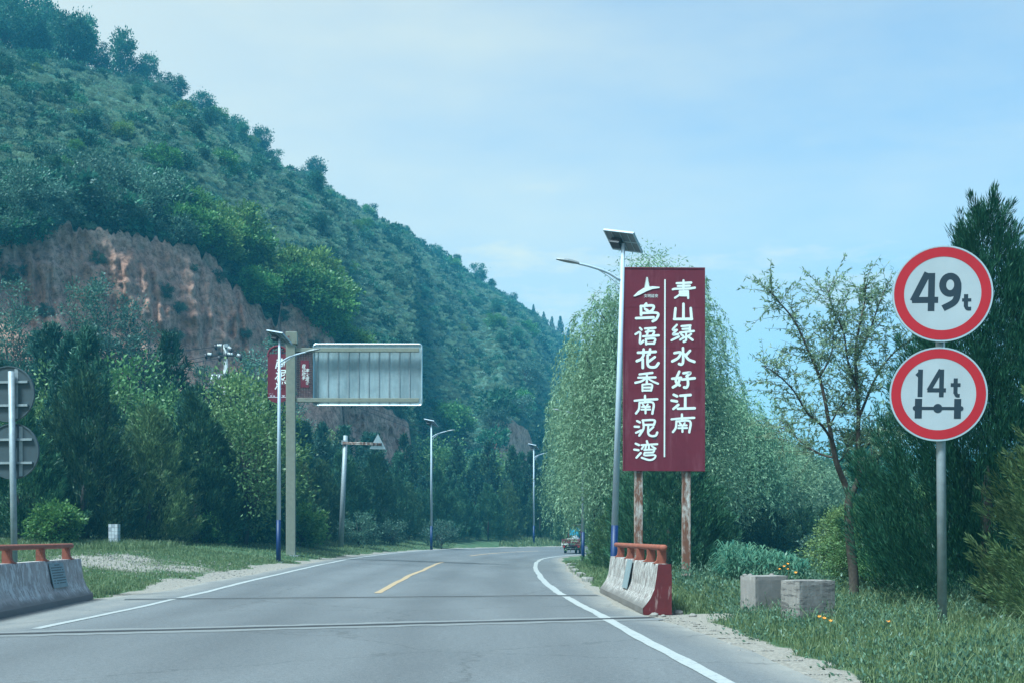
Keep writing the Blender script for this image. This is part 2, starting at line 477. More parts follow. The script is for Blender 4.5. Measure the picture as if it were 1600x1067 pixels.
def road_mat():
    m, nt, b = new_mat("worn_asphalt")
    n1 = noise_node(nt, 0.35, 6, 0.6, stretch=(1.0, 0.25, 1.0))
    n2 = noise_node(nt, 60, 4, 0.8)
    n3 = noise_node(nt, 2.2, 8, 0.7)
    c = ramp(nt, n1.outputs["Fac"], [(0.40, (0.106, 0.108, 0.113)), (0.60, (0.138, 0.140, 0.145))]).outputs[0]
    g = ramp(nt, n2.outputs["Fac"], [(0.3, (0.55, 0.55, 0.55)), (0.5, (0.95, 0.95, 0.95)), (0.72, (1.5, 1.5, 1.5))]).outputs[0]
    c = mixc(nt, 1.0, c, g, 'MULTIPLY')
    n6 = noise_node(nt, 17, 5, 0.75)
    g6 = ramp(nt, n6.outputs["Fac"], [(0.3, (0.74, 0.74, 0.74)), (0.5, (1, 1, 1)), (0.7, (1.28, 1.28, 1.28))]).outputs[0]
    c = mixc(nt, 1.0, c, g6, 'MULTIPLY')
    f = ramp(nt, n3.outputs["Fac"], [(0.6, (0, 0, 0)), (0.75, (0.35, 0.35, 0.35))]).outputs[0]
    c = mixc(nt, f, c, (0.10, 0.10, 0.105))
    at = nt.nodes.new("ShaderNodeAttribute"); at.attribute_name = "dust"
    fd = nt.nodes.new("ShaderNodeMath"); fd.operation = 'MULTIPLY'
    nd = noise_node(nt, 1.6, 8, 0.7, stretch=(1, .4, 1))
    rd = ramp(nt, nd.outputs["Fac"], [(0.38, (0, 0, 0)), (0.62, (1, 1, 1))]).outputs[0]
    ma = nt.nodes.new("ShaderNodeMath"); ma.operation = 'MULTIPLY_ADD'
    ma.inputs[1].default_value = 0.6
    nt.links.new(rd, ma.inputs[0])
    nt.links.new(at.outputs["Fac"], fd.inputs[0]); fd.inputs[1].default_value = 1.0
    ma2 = nt.nodes.new("ShaderNodeMath"); ma2.operation = 'MULTIPLY'
    ma.inputs[2].default_value = 0.4
    nt.links.new(ma.outputs[0], ma2.inputs[0]); nt.links.new(fd.outputs[0], ma2.inputs[1])
    c = mixc(nt, ma2.outputs[0], c, (0.26, 0.238, 0.21))
    al_ = nt.nodes.new("ShaderNodeAttribute"); al_.attribute_name = "lane"
    lm_ = nt.nodes.new("ShaderNodeMath"); lm_.operation = 'MULTIPLY'; nt.links.new(al_.outputs["Fac"], lm_.inputs[0]); nt.links.new(n1.outputs["Fac"], lm_.inputs[1])
    c = mixc(nt, lm_.outputs[0], c, mixc(nt, 1.0, c, (0.70, 0.70, 0.71), 'MULTIPLY'))
    # hairline cracks
    tc = nt.nodes.new("ShaderNodeTexCoord"); vo = nt.nodes.new("ShaderNodeTexVoronoi")
    vo.feature = 'DISTANCE_TO_EDGE'; vo.inputs["Scale"].default_value = 0.22
    nw = noise_node(nt, 1.3, 5, 0.7)
    va = nt.nodes.new("ShaderNodeMix"); va.data_type = 'RGBA'; va.blend_type = 'ADD'; va.inputs[0].default_value = 0.9
    nt.links.new(tc.outputs["Object"], va.inputs[6]); nt.links.new(nw.outputs["Color"], va.inputs[7])
    nt.links.new(va.outputs[2], vo.inputs["Vector"])
    fc = ramp(nt, vo.outputs["Distance"], [(0.0, (0.55, 0.55, 0.55)), (0.008, (0, 0, 0))]).outputs[0]
    c = mixc(nt, fc, c, (0.05, 0.05, 0.05))
    nt.links.new(c, b.inputs["Base Color"]); b.inputs["Roughness"].default_value = 0.8
    b.inputs["Specular IOR Level"].default_value = 0.35
    bump(nt, b, n2.outputs["Fac"], 0.006, 0.5)
    return m
MAT['road'] = road_mat()


def paint_mat(name, col, wear=0.5):
    m, nt, b = new_mat(name)
    n = noise_node(nt, 9, 8, 0.75)
    f = ramp(nt, n.outputs["Fac"], [(0.52, (0, 0, 0)), (0.62, (wear, wear, wear))]).outputs[0]
    n2 = noise_node(nt, 70, 3, 0.7)
    f2 = ramp(nt, n2.outputs["Fac"], [(0.55, (0, 0, 0)), (0.70, (wear, wear, wear))]).outputs[0]
    c = mixc(nt, f, col, (0.20, 0.20, 0.205))
    c = mixc(nt, f2, c, (0.22, 0.22, 0.22))
    nt.links.new(c, b.inputs["Base Color"]); b.inputs["Roughness"].default_value = 0.7
    return m
MAT['line_white'] = paint_mat("white_road_paint", (0.33, 0.33, 0.32), 0.75)
MAT['line_yellow'] = paint_mat("yellow_road_paint", (0.36, 0.25, 0.13), 0.6)
MAT['joint_pale'] = paint_mat("pale_joint_concrete", (0.155, 0.155, 0.155), 0.5)
MAT['joint_dark'] = plain("joint_rubber", (0.03, 0.03, 0.034), 0.8, var=0.3)


def ground_mat():
    m, nt, b = new_mat("roadside_ground")
    at = nt.nodes.new("ShaderNodeAttribute"); at.attribute_name = "sand"
    n1 = noise_node(nt, 0.9, 7, 0.65)
    n2 = noise_node(nt, 14, 6, 0.75)
    n5 = noise_node(nt, 45, 3, 0.6)
    g = ramp(nt, n1.outputs["Fac"], [(0.3, (0.045, 0.085, 0.040)), (0.55, (0.080, 0.115, 0.058)), (0.75, (0.135, 0.140, 0.090))]).outputs[0]
    s = ramp(nt, n2.outputs["Fac"], [(0.25, (0.17, 0.150, 0.128)), (0.55, (0.285, 0.255, 0.22)), (0.8, (0.37, 0.335, 0.295))]).outputs[0]
    gr = ramp(nt, n5.outputs["Fac"], [(0.3, (0.6, 0.6, 0.6)), (0.7, (1.25, 1.25, 1.25))]).outputs[0]
    s = mixc(nt, 0.8, s, gr, 'MULTIPLY')
    ad = nt.nodes.new("ShaderNodeMath"); ad.operation = 'MULTIPLY_ADD'; ad.inputs[1].default_value = 0.5
    nt.links.new(n1.outputs["Fac"], ad.inputs[0]); nt.links.new(at.outputs["Fac"], ad.inputs[2])
    f = ramp(nt, ad.outputs[0], [(0.62, (0, 0, 0)), (0.80, (1, 1, 1))]).outputs[0]
    c = mixc(nt, f, g, s)
    nt.links.new(c, b.inputs["Base Color"]); b.inputs["Roughness"].default_value = 0.95
    b.inputs["Specular IOR Level"].default_value = 0.1
    bump(nt, b, n2.outputs["Fac"], 0.05)
    return m
MAT['ground'] = ground_mat()


def hill_mat():
    m, nt, b = new_mat("hill_earth_and_turf")
    at = nt.nodes.new("ShaderNodeAttribute"); at.attribute_name = "cliff"
    n1 = noise_node(nt, 0.16, 8, 0.65)
    n2 = noise_node(nt, 1.5, 7, 0.7)
    n3 = noise_node(nt, 0.6, 7, 0.7, stretch=(1, 1, 0.7))
    n4 = noise_node(nt, 2.2, 9, 0.82)
    g = ramp(nt, n1.outputs["Fac"], [(0.38, (0.055, 0.105, 0.074)), (0.52, (0.080, 0.135, 0.095)), (0.66, (0.115, 0.145, 0.108))]).outputs[0]
    gv = ramp(nt, n2.outputs["Fac"], [(0.40, (0.5, 0.55, 0.6)), (0.60, (1.4, 1.38, 1.35))]).outputs[0]
    g = mixc(nt, 1.0, g, gv, 'MULTIPLY')
    e = ramp(nt, n3.outputs["Fac"], [(0.30, (0.38, 0.200, 0.135)), (0.5, (0.56, 0.335, 0.245)), (0.70, (0.70, 0.460, 0.345))]).outputs[0]
    ev = ramp(nt, n4.outputs["Fac"], [(0.40, (0.42, 0.42, 0.44)), (0.49, (0.95, 0.95, 0.95)), (0.60, (1.45, 1.42, 1.4))]).outputs[0]
    e = mixc(nt, 0.9, e, ev, 'MULTIPLY')
    c = mixc(nt, at.outputs["Fac"], g, e)
    nt.links.new(c, b.inputs["Base Color"]); b.inputs["Roughness"].default_value = 0.95
    b.inputs["Specular IOR Level"].default_value = 0.05
    bump(nt, b, n4.outputs["Fac"], 0.35, 0.9)
    return m
MAT['hill'] = hill_mat()

# ------------------------------------------------------------------ road line, ground height
RL = np.array([(5.4, -70), (3.57, -30), (1.78, 9.7), (1.33, 19.7), (1.05, 26), (0.88, 33), (0.85, 40), (0.92, 51), (1.25, 62), (1.85, 71), (3.5, 82), (6.4, 92.5), (10.8, 100.5), (17, 107), (26, 112.5), (40, 118), (60, 123), (120, 132)], float)


def catmull(P, n=14):
    P = np.asarray(P, float); out = []
    Q = np.concatenate([[2 * P[0] - P[1]], P, [2 * P[-1] - P[-2]]])
    for i in range(1, len(Q) - 2):
        p0, p1, p2, p3 = Q[i - 1], Q[i], Q[i + 1], Q[i + 2]
        for k in range(n):
            t = k / n
            out.append(0.5 * ((2 * p1) + (-p0 + p2) * t + (2 * p0 - 5 * p1 + 4 * p2 - p3) * t * t + (-p0 + 3 * p1 - 3 * p2 + p3) * t ** 3))
    out.append(P[-1])
    return np.array(out)


RS = catmull(RL, 16)
RT = np.gradient(RS, axis=0); RT /= np.linalg.norm(RT, axis=1)[:, None]
RNrm = np.stack([RT[:, 1], -RT[:, 0]], 1)          # points to the right of travel
RLEN = np.concatenate([[0], np.cumsum(np.linalg.norm(np.diff(RS, axis=0), axis=1))])
WID = 7.6


def bank(y):
    return np.interp(y, [28, 51, 75, 200], [0.0, 0.28, 0.38, 0.40])


def road_pt(i, t, dz=0.0):
    p = RS[i] + RNrm[i] * t
    z = bank(RS[i][1]) * np.clip(-t, -1.5, 9.2) / WID
    return (p[0], p[1], z + dz)


def lateral(x, y):
    """signed offset from the right edge line (negative = left) and the index along it"""
    x = np.asarray(x, float).ravel(); y = np.asarray(y, float).ravel()
    t = np.empty(len(x)); idx = np.empty(len(x), int)
    for a in range(0, len(x), 4000):
        dx = x[a:a + 4000, None] - RS[None, :, 0]; dy = y[a:a + 4000, None] - RS[None, :, 1]
        k = np.argmin(dx * dx + dy * dy, axis=1)
        r = np.arange(len(k))
        t[a:a + 4000] = dx[r, k] * RNrm[k, 0] + dy[r, k] * RNrm[k, 1]
        # beyond the inside of the bend fall back on the true distance
        d = np.sqrt(dx[r, k] ** 2 + dy[r, k] ** 2)
        t[a:a + 4000] = np.sign(t[a:a + 4000]) * d
        idx[a:a + 4000] = k
    return t, idx


def edge_r(y):   # tarmac beyond the right line
    return np.interp(y, [-50, 9, 17, 22, 30, 45, 57, 66, 80], [0.8, 0.8, 0.85, 0.62, 0.85, 1.1, 1.35, 0.9, 0.45])


def edge_l(y):   # tarmac beyond the left line
    return np.interp(y, [-50, 24, 28, 36, 50, 80], [1.55, 1.55, 1.1, 0.75, 0.5, 0.4])


def ground_z(x, y):
    shp = np.shape(x)
    x = np.ravel(np.asarray(x, float)); y = np.ravel(np.asarray(y, float))
    t, k = lateral(x, y)
    yy = RS[k, 1]
    er = edge_r(yy); el = WID + edge_l(yy)
    z = bank(yy) * np.clip(-t, -1.5, 9.2) / WID
    u = np.maximum(0, -t - el); v = np.maximum(0, t - er)
    inside = (t > -el) & (t < er)
    rise = 0.14 * np.clip(u - .3, 0, 3.8) + 0.03 * np.clip(u - 3.8, 0, 12) + 0.12 * np.clip(u - 13, 0, 60)
    rise = rise * np.interp(yy, [10, 26, 38], [0.3, 0.5, 1.0])
    z = z + rise
    z = z + 0.05 * np.clip(v - .5, 0, 2.5) - 0.045 * np.clip(v - 5, 0, 14)
    bumpy = fbm(x / 1.7, y / 1.7, 3) * 0.14 * np.clip(np.maximum(u, v) - .3, 0, 1)
    z = z + bumpy
    edge = np.minimum(er - t, t + el)
    z = np.where(inside, z - np.clip((edge - .30) * 0.3, 0.008, 0.08), z - 0.008)
    return z.reshape(shp)


def gz(x, y):
    return float(ground_z(np.array([x]), np.array([y]))[0])


def sandiness(x, y):
    t, k = lateral(x, y)
    yy = RS[k, 1]
    u = np.maximum(0, -t - WID - edge_l(yy)); v = np.maximum(0, t - edge_r(yy))
    wob = fbm(x / 1.1, y / 1.1, 11) * 0.9
    r = 1 - np.clip((v - np.interp(yy, [5, 20, 28, 50, 60], [0.42, 0.40, 0.16, 0.15, 0.1]) - wob * .55) / 0.22, 0, 1)
    l = 1 - np.clip((u - np.interp(yy, [15, 26, 30, 42, 55, 80], [0.25, 0.15, 0.6, 0.55, 0.2, 0.1]) - wob) / 0.4, 0, 1)
    s = np.where(t > -3, r, l)
    # gravel lay-by on the left verge
    ex = (x + 10.6) / 2.6; ey = (y - 35.5) / 3.6
    g = np.clip(1.3 - (ex * ex + ey * ey) + wob * 1.3, 0, 1)
    # rubble at the near end of the right barrier
    ex = (x - 2.75) / 0.75; ey = (y - 18.9) / 0.9
    g2 = np.clip(1.3 - (ex * ex + ey * ey) + wob * .8, 0, 1)
    return np.clip(np.maximum(np.maximum(s, g * 0.55), g2), 0, 1)


# terrain sheet (fine near the road) --------------------------------
def axis(segs):
    out = [segs[0][0]]
    for a, b, st in segs:
        n = max(1, int(round((b - a) / st)))
        out += list(np.linspace(a, b, n + 1)[1:])
    return np.array(out)
gx = axis([(-220, -40, 9), (-40, -18, 1.2), (-18, 10, 0.16), (10, 24, 0.6), (24, 60, 2.5), (60, 260, 12)])
gy = axis([(-80, 6, 3), (6, 62, 0.2), (62, 130, 0.7), (130, 300, 8)])
GX, GY = np.meshgrid(gx, gy)
GZ = ground_z(GX, GY)
rim = (GX <= gx[1]) | (GX >= gx[-2]) | (GY <= gy[1]) | (GY >= gy[-2])
GZ = np.where(rim, -2.2, GZ)
nx, ny = len(gx), len(gy)
ii = (np.arange(ny - 1)[:, None] * nx + np.arange(nx - 1)[None, :]).ravel()
quads = np.stack([ii, ii + 1, ii + nx + 1, ii + nx], 1)
b = MB().add(np.stack([GX.ravel(), GY.ravel(), GZ.ravel()], 1), quads)
ground = b.build("ground", MAT['ground'], smooth=True)
tag(ground, kind="structure")
at = ground.data.attributes.new("sand", 'FLOAT', 'POINT')
at.data.foreach_set("value", sandiness(GX.ravel(), GY.ravel()).astype(np.float32))

b = MB()
a = np.arange(64) * 2 * np.pi / 64
V = np.concatenate([[[0, 400, -2.0]], np.stack([2600 * np.cos(a), 400 + 2600 * np.sin(a), np.full(64, -2.0)], 1)])
b.add(V, None, [(0, 1 + k, 1 + (k + 1) % 64) for k in range(64)])
plainland = b.build("terrain", MAT['ground']); tag(plainland, kind="structure")
plainland.data.attributes.new("sand", 'FLOAT', 'POINT')

# road sheet ------------------------------------------------------------
ts = np.linspace(0, 1, 40)
V = []; dust = []; lane = []
for i in range(len(RS)):
    y = RS[i][1]
    wob_l = 0.10 * (vnoise(np.array([RLEN[i] / 1.1]), np.array([2.2]), 5)[0] - .5) + 0.14 * (vnoise(np.array([RLEN[i] / 3.1]), np.array([7.2]), 5)[0] - .5)
    wob_r = 0.10 * (vnoise(np.array([RLEN[i] / 0.9]), np.array([9.2]), 6)[0] - .5) + 0.18 * (vnoise(np.array([RLEN[i] / 2.7]), np.array([4.2]), 6)[0] - .5)
    t0 = -WID - edge_l(y) + wob_l; t1 = edge_r(y) + wob_r
    for s_ in ts:
        t = t0 + (t1 - t0) * s_
        V.append(road_pt(i, t))
        e = min(t - t0, t1 - t)
        outer = (-WID - t) if t < -4 else t
        dd = np.clip(1 - e / 0.45, 0, 1) * 0.95
        if t < -4 and y < 40: dd = max(dd, np.clip((outer - .05) / 0.5, 0, 1) * 0.62)
        if t > 0 and y < 20: dd = max(dd, np.clip((outer - .35) / 0.5, 0, 1) * 0.6)
        dust.append(dd)
        lane.append(max(math.exp(-((t + o_) / .38) ** 2) for o_ in (1.0, 2.75, 4.85, 6.6)))
n_ = len(ts)
ii = (np.arange(len(RS) - 1)[:, None] * n_ + np.arange(n_ - 1)[None, :]).ravel()
road = MB().add(V, np.stack([ii, ii + 1, ii + n_ + 1, ii + n_], 1)).build("road", MAT['road'], smooth=True)
tag(road, kind="structure")
at = road.data.attributes.new("lane", 'FLOAT', 'POINT'); at.data.foreach_set("value", np.array(lane, np.float32))
at = road.data.attributes.new("dust", 'FLOAT', 'POINT'); at.data.foreach_set("value", np.array(dust, np.float32))


def at_len(s):
    x = np.interp(s, RLEN, RS[:, 0]); y = np.interp(s, RLEN, RS[:, 1])
    nx_ = np.interp(s, RLEN, RNrm[:, 0]); ny_ = np.interp(s, RLEN, RNrm[:, 1])
    return np.array([x, y]), np.array([nx_, ny_]) / math.hypot(nx_, ny_)


def strip(s0, s1, t, w, dz, mb, step=0.5, wob=0.0, skew=0):
    n = max(2, int((s1 - s0) / step) + 1)
    V = []
    for j, s_ in enumerate(np.linspace(s0, s1, n)):
        p, nr = at_len(s_)
        o = wob * (vnoise(np.array([s_ / 2.5]), np.array([t]), 9)[0] - .5)
        ww = w * (1 + 0.3 * (vnoise(np.array([s_ * 2.3]), np.array([t + 3]), 4)[0] - .5))
        for e in (-1, 1):
            tt = t + o + e * ww / 2
            q = p + nr * tt
            V.append((q[0], q[1], bank(p[1]) * np.clip(-tt, -1.5, 9.2) / WID + dz))
    mb.add(V, [(2 * j, 2 * j + 1, 2 * j + 3, 2 * j + 2) for j in range(n - 1)])


def s_of_y(y):
    return float(np.interp(y, RS[:, 1], RLEN))


mb = MB()
strip(s_of_y(-40), s_of_y(25.6), 0, 0.15, 0.006, mb, wob=0.03)
strip(s_of_y(26.2), s_of_y(125), 0, 0.17, 0.006, mb, wob=0.04)
o = mb.build("road_marking", MAT['line_white'], road); o["label"] = "solid white edge line on the right side of the road"
mb = MB()
strip(s_of_y(17.0), s_of_y(24.85), -WID, 0.13, 0.006, mb, wob=0.12)
strip(s_of_y(25.35), s_of_y(125), -WID, 0.16, 0.006, mb, wob=0.10)
o = mb.build("road_marking", MAT['line_white'], road); o["label"] = "worn white edge line on the left side of the road"
mb = MB(); strip(s_of_y(27.3), s_of_y(53), -WID / 2 - .03, 0.15, 0.006, mb, wob=0.10)
o = mb.build("road_marking", MAT['line_yellow'], road); o["label"] = "yellow centre line dash on the road"
mb = MB(); strip(s_of_y(68), s_of_y(90), -WID / 2, 0.15, 0.006, mb)
o = mb.build("road_marking", MAT['line_yellow'], road); o["label"] = "far yellow centre line dash on the road"


def joint(p0, p1, w_pale, w_dark, seedn, lip=True):
    p0 = np.array(p0); p1 = np.array(p1); d = p1 - p0; L = np.linalg.norm(d); d /= L
    nrm = np.array([-d[1], d[0]])
    n = 90
    pale, dark = MB(), MB()
    for mb_, w_, dz in ((pale, w_pale, 0.004), (dark, w_dark, 0.009)):
        V = []
        for k in range(n + 1):
            c = p0 + d * L * k / n + nrm * 0.05 * (vnoise(np.array([k / 9.]), np.array([seedn]), 2)[0] - .5)
            for e in (-1, 1):
                hw = w_ / 2 * (1 + (0.5 if mb_ is dark else 0.35) * (vnoise(np.array([k / 2.1]), np.array([seedn + e * 5]), 3)[0] - .5))
                q = c + nrm * e * hw
                V.append((q[0], q[1], dz))
        mb_.add(V, [(2 * k, 2 * k + 1, 2 * k + 3, 2 * k + 2) for k in range(n)])
    o = pale.build("expansion_joint", MAT['joint_pale'], road)
    dark.build("joint_seal", MAT['joint_dark'], o)
    return o
joint((-7.2, 15.35), (2.1, 18.95), 0.95, 0.24, 1.0)
joint((-7.4, 24.45), (1.75, 26.2), 0.55, 0.22, 2.0)
# the dark patched band after the bridge
V = []

# ------------------------------------------------------------------ hill
cc = np.concatenate([np.arange(-1100, -200, 14), np.arange(-200, 910, 3.2), np.arange(912, 1200, 8)])
def ci(xs, ys): return np.interp(cc, xs, ys)
def smooth(a, n=9):
    k = np.ones(n) / n
    return np.convolve(np.pad(a, n // 2, mode='edge'), k, 'valid')
d_toe = smooth(ci([-1100, -300, 0, 150, 300, 430, 520, 640, 760, 890, 1000, 1200], [50, 62, 73, 77, 83, 91, 99, 116, 142, 192, 245, 330]), 21)
d_rdg = smooth(ci([-1100, -300, 0, 150, 300, 430, 520, 640, 760, 890, 1000, 1200], [130, 152, 175, 190, 210, 232, 252, 285, 330, 400, 470, 620]), 21)
y_rdg = smooth(ci([-1100, -300, 0, 80, 150, 200, 250, 300, 350, 440, 500, 560, 640, 700, 760, 830, 890, 1000, 1200],
                  [-420, -120, 80, 108, 124, 138, 156, 188, 216, 274, 300, 334, 374, 410, 455, 497, 532, 604, 744]), 7)
z_rdg = CZ + (HZ - y_rdg) / F * d_rdg
z_toe = ci([-1100, 0, 1200], [1.6, 1.6, 1.0])
topx = [-1100, -300, -40, 0, 30, 80, 130, 190, 250, 300, 335, 350, 385, 425, 433, 441, 470, 500, 530]
topy = [380, 410, 402, 395, 380, 366, 372, 378, 388, 402, 418, 446, 478, 512, 528, 478, 494, 518, 548]
y_top = ci(topx, topy) + 9 * (vnoise(cc / 9., cc * 0, 21) - .5) * 2 + 6 * (vnoise(cc / 3., cc * 0, 22) - .5) * 2
def in_rng(a, b, soft=8): return np.clip((cc - a) / soft, 0, 1) * np.clip((b - cc) / soft, 0, 1)
m1 = np.clip(in_rng(-1100, 545, 12), 0, 1)
m2 = in_rng(505, 652, 14); m3 = in_rng(735, 870, 45)
d_base = d_toe + ci([-1100, 0, 430, 540, 640, 760, 890, 1200], [8, 8, 9, 6, 5, 6, 8, 10])
y_bot1 = ci([-1100, 0, 80, 190, 300, 400, 470, 545], [520, 512, 528, 555, 590, 612, 622, 628])
z_b1 = CZ + (HZ - y_bot1) / F * d_base
h1 = CZ + (HZ - y_top) / F * (d_base + 6) - z_b1
z_b2 = CZ + (HZ - ci([500, 650], [712, 712])) / F * d_base; z_t2 = CZ + (HZ - (ci([505, 560, 600, 652], [622, 628, 640, 668]) + 8 * (vnoise(cc / 6., cc * 0, 31) - .5))) / F * (d_base + 3)
z_b3 = CZ + (HZ - 735) / F * d_base; z_t3 = CZ + (HZ - (ci([735, 764, 790, 830, 862], [705, 652, 654, 676, 704]) + 8 * (vnoise(cc / 6., cc * 0, 41) - .5))) / F * (d_base + 5)
# without a cliff the base and top lie on the straight slope
slope = (z_rdg - z_toe) / (d_rdg - d_toe)
zb0 = z_toe + slope * (d_base - d_toe) * 1.0; zt0 = zb0 + 3.0
z_b = zb0 * (1 - m1) * 1 + z_b1 * m1
z_t = zt0 * (1 - m1) + (z_b1 + h1) * m1
w2 = m2 * (1 - m1); z_b = z_b * (1 - w2) + z_b2 * w2; z_t = z_t * (1 - w2) + z_t2 * w2
z_b = z_b * (1 - m3) + z_b3 * m3; z_t = z_t * (1 - m3) + z_t3 * m3
mc = np.clip(m1 + w2 + m3, 0, 1)
steep = 0.36 * mc + (1 / np.maximum(slope, .25)) * (1 - mc)
d_t = d_base + np.maximum(z_t - z_b, 0.5) * steep
rowsd, rowsz, rowcl = [], [], []
NA, NB, NC, ND = 10, 64, 170, 10
for k in range(NA):
    f = k / NA; rowsd.append(d_toe + (d_base - d_toe) * f); rowsz.append(z_toe + (z_b - z_toe) * f ** 1.4); rowcl.append(mc * np.clip((f - .55) / .3, 0, 1) * .9)
for k in range(NB):
    f = k / NB; g = f + 0.09 * math.sin(f * 2 * math.pi); rowsd.append(d_base + (d_t - d_base) * g); rowsz.append(z_b + (z_t - z_b) * f); rowcl.append(mc)
for k in range(NC):
    f = (k / NC) ** 1.15
    rowsd.append(d_t + (d_rdg - d_t) * f)
    rowsz.append(z_t + (z_rdg - z_t) * (f + 0.10 * math.sin(math.pi * f)))
    rowcl.append(mc * (1 if k < 1 else 0))
for k in range(ND):
    f = k / (ND - 1); rowsd.append(d_rdg + 260 * f); rowsz.append(z_rdg - 70 * f ** 1.5); rowcl.append(mc * 0)
Dm = np.array(rowsd); Zm = np.array(rowsz); Cm = np.array(rowcl)
Xm = (cc[None, :] - 800) / F * Dm
al = Xm * 1.0 + Dm * 0.6
# gullied cliff faces
rid = 1 - np.abs(2 * (vnoise(al / 2.3, Zm / 15., 51))  - 1)
rid2 = 1 - np.abs(2 * (vnoise(al / 0.9 + Zm * .12, Zm / 6., 52)) - 1)
rid3 = 1 - np.abs(2 * (vnoise(al / 0.42 - Zm * .1, Zm / 2.2, 58)) - 1)
big = fbm(al / 7., Zm / 18., 53)
fine = fbm(al / 0.5, Zm / 0.55, 54)
ledge = fbm(al / 3.0, Zm / 0.9, 55)
kk = Cm * np.ones_like(Dm)
fr = np.zeros_like(Dm); fr[NA:NA + NB] = np.sin(np.linspace(0, np.pi, NB))[:, None] ** 0.5
Dm = Dm + kk * fr * (rid * 1.3 + rid2 * .8 + rid3 * .35 + big * 2.4 + fine * 1.0 + ledge * 1.1 - 1.2)
# rolling slope with spurs
gs = 1 - np.clip(kk, 0, 1)
fs = np.zeros_like(Dm); fs[NA + NB:NA + NB + NC] = np.clip(np.linspace(0, 8, NC), 0, 1)[:, None]
fs[NA + NB + NC:] = 1
Zm = Zm + gs * fs * (fbm(Xm / 16., Dm / 22., 61) * 3.4 + fbm(Xm / 4.5, Dm / 6., 62) * 1.2 + fbm(Xm / 1.3, Dm / 1.6, 63) * .4)
Xm = (cc[None, :] - 800) / F * Dm
HV = np.stack([Xm, Dm, Zm], 2)
nr_, nc_ = Dm.shape
ii = (np.arange(nr_ - 1)[:, None] * nc_ + np.arange(nc_ - 1)[None, :]).ravel()
HQ = np.stack([ii, ii + 1, ii + nc_ + 1, ii + nc_], 1)
hill = MB().add(HV.reshape(-1, 3), HQ).build("hill", MAT['hill'], smooth=True)
tag(hill, kind="structure")
cmask = np.clip((Cm - .55) / .4, 0, 1)
cmask = np.clip(cmask * 1.25 - 0.9 * np.clip(fbm(al / 2.2, Zm / 2.2, 71) - .16, 0, 1) * 4, 0, 1)
at = hill.data.attributes.new("cliff", 'FLOAT', 'POINT'); at.data.foreach_set("value", cmask.ravel().astype(np.float32))


def hill_at(c, row):
    """a place on the hill at photograph column c and mesh row"""
    j = int(np.argmin(np.abs(cc - c))); return HV[int(row), j]
R_TOP, R_RIDGE = NA + NB, NA + NB + NC

# distant wooded ridge on the right
mx = np.linspace(-100, 700, 160); my = np.linspace(0, 1, 24)
V = []
for f in my:
    for x in mx:
        d = 820 + 260 * f
        crest = np.interp(x, [-100, 60, 150, 215, 262, 300, 380, 520, 700], [70, 58, 50, 52, 62, 58, 66, 50, 60])
        z = -2 + (crest + 2) * math.sin(f * math.pi / 2 * 1.2) 
        z += (vnoise(np.array([x / 14.]), np.array([f * 16]), 81)[0] - .5) * 9 * f + (vnoise(np.array([x / 4.]), np.array([f * 50]), 82)[0] - .5) * 4 * f
        V.append((x, d, z))
n_ = len(mx)
ii = (np.arange(len(my) - 1)[:, None] * n_ + np.arange(n_ - 1)[None, :]).ravel()
m_, nt_, b_ = new_mat("far_forest")
nn = noise_node(nt_, 0.12, 8, 0.7)
cr = ramp(nt_, nn.outputs["Fac"], [(0.35, (0.03, 0.06, 0.03)), (0.65, (0.09, 0.13, 0.055))])
nt_.links.new(cr.outputs[0], b_.inputs["Base Color"]); b_.inputs["Roughness"].default_value = 1
b_.inputs["Specular IOR Level"].default_value = 0
mountain = MB().add(V, np.stack([ii, ii + 1, ii + n_ + 1, ii + n_], 1)).build("distant_hill", m_, smooth=True)
tag(mountain, kind="structure")

# ------------------------------------------------------------------ air
hb = MB().box((100, 480, 48), (2600, 2200, 104))
m_ = bpy.data.materials.new("pale_haze"); m_.use_nodes = True
nt_ = m_.node_tree; nt_.nodes.clear()
ou = nt_.nodes.new("ShaderNodeOutputMaterial"); pv = nt_.nodes.new("ShaderNodeVolumePrincipled")
pv.inputs["Color"].default_value = (0.22, 0.66, 1.0, 1)
pv.inputs["Density"].default_value = 0.0008
pv.inputs["Anisotropy"].default_value = 0.2
nt_.links.new(pv.outputs[0], ou.inputs["Volume"])
haze = hb.build("haze", m_); tag(haze, kind="stuff")
HAZE = haze

# ------------------------------------------------------------------ foliage builders
def unit(v): return v / (np.linalg.norm(v, axis=-1, keepdims=True) + 1e-12)


def kites(mb, P, D, L, W, r, fold=0.0):
    """leaf-shaped faces from base P along D, length L, width W"""
    n = len(P)
    D = unit(D)
    N = unit(r.normal(size=(n, 3)))
    Sd = unit(np.cross(D, N))
    L = np.broadcast_to(L, (n,))[:, None]; W = np.broadcast_to(W, (n,))[:, None]
    V = np.empty((n, 4, 3))
    V[:, 0] = P; V[:, 1] = P + D * L * .45 + Sd * W * .5; V[:, 2] = P + D * L; V[:, 3] = P + D * L * .45 - Sd * W * .5
    q = np.arange(n * 4).reshape(n, 4)
    mb.add(V.reshape(-1, 3), q)


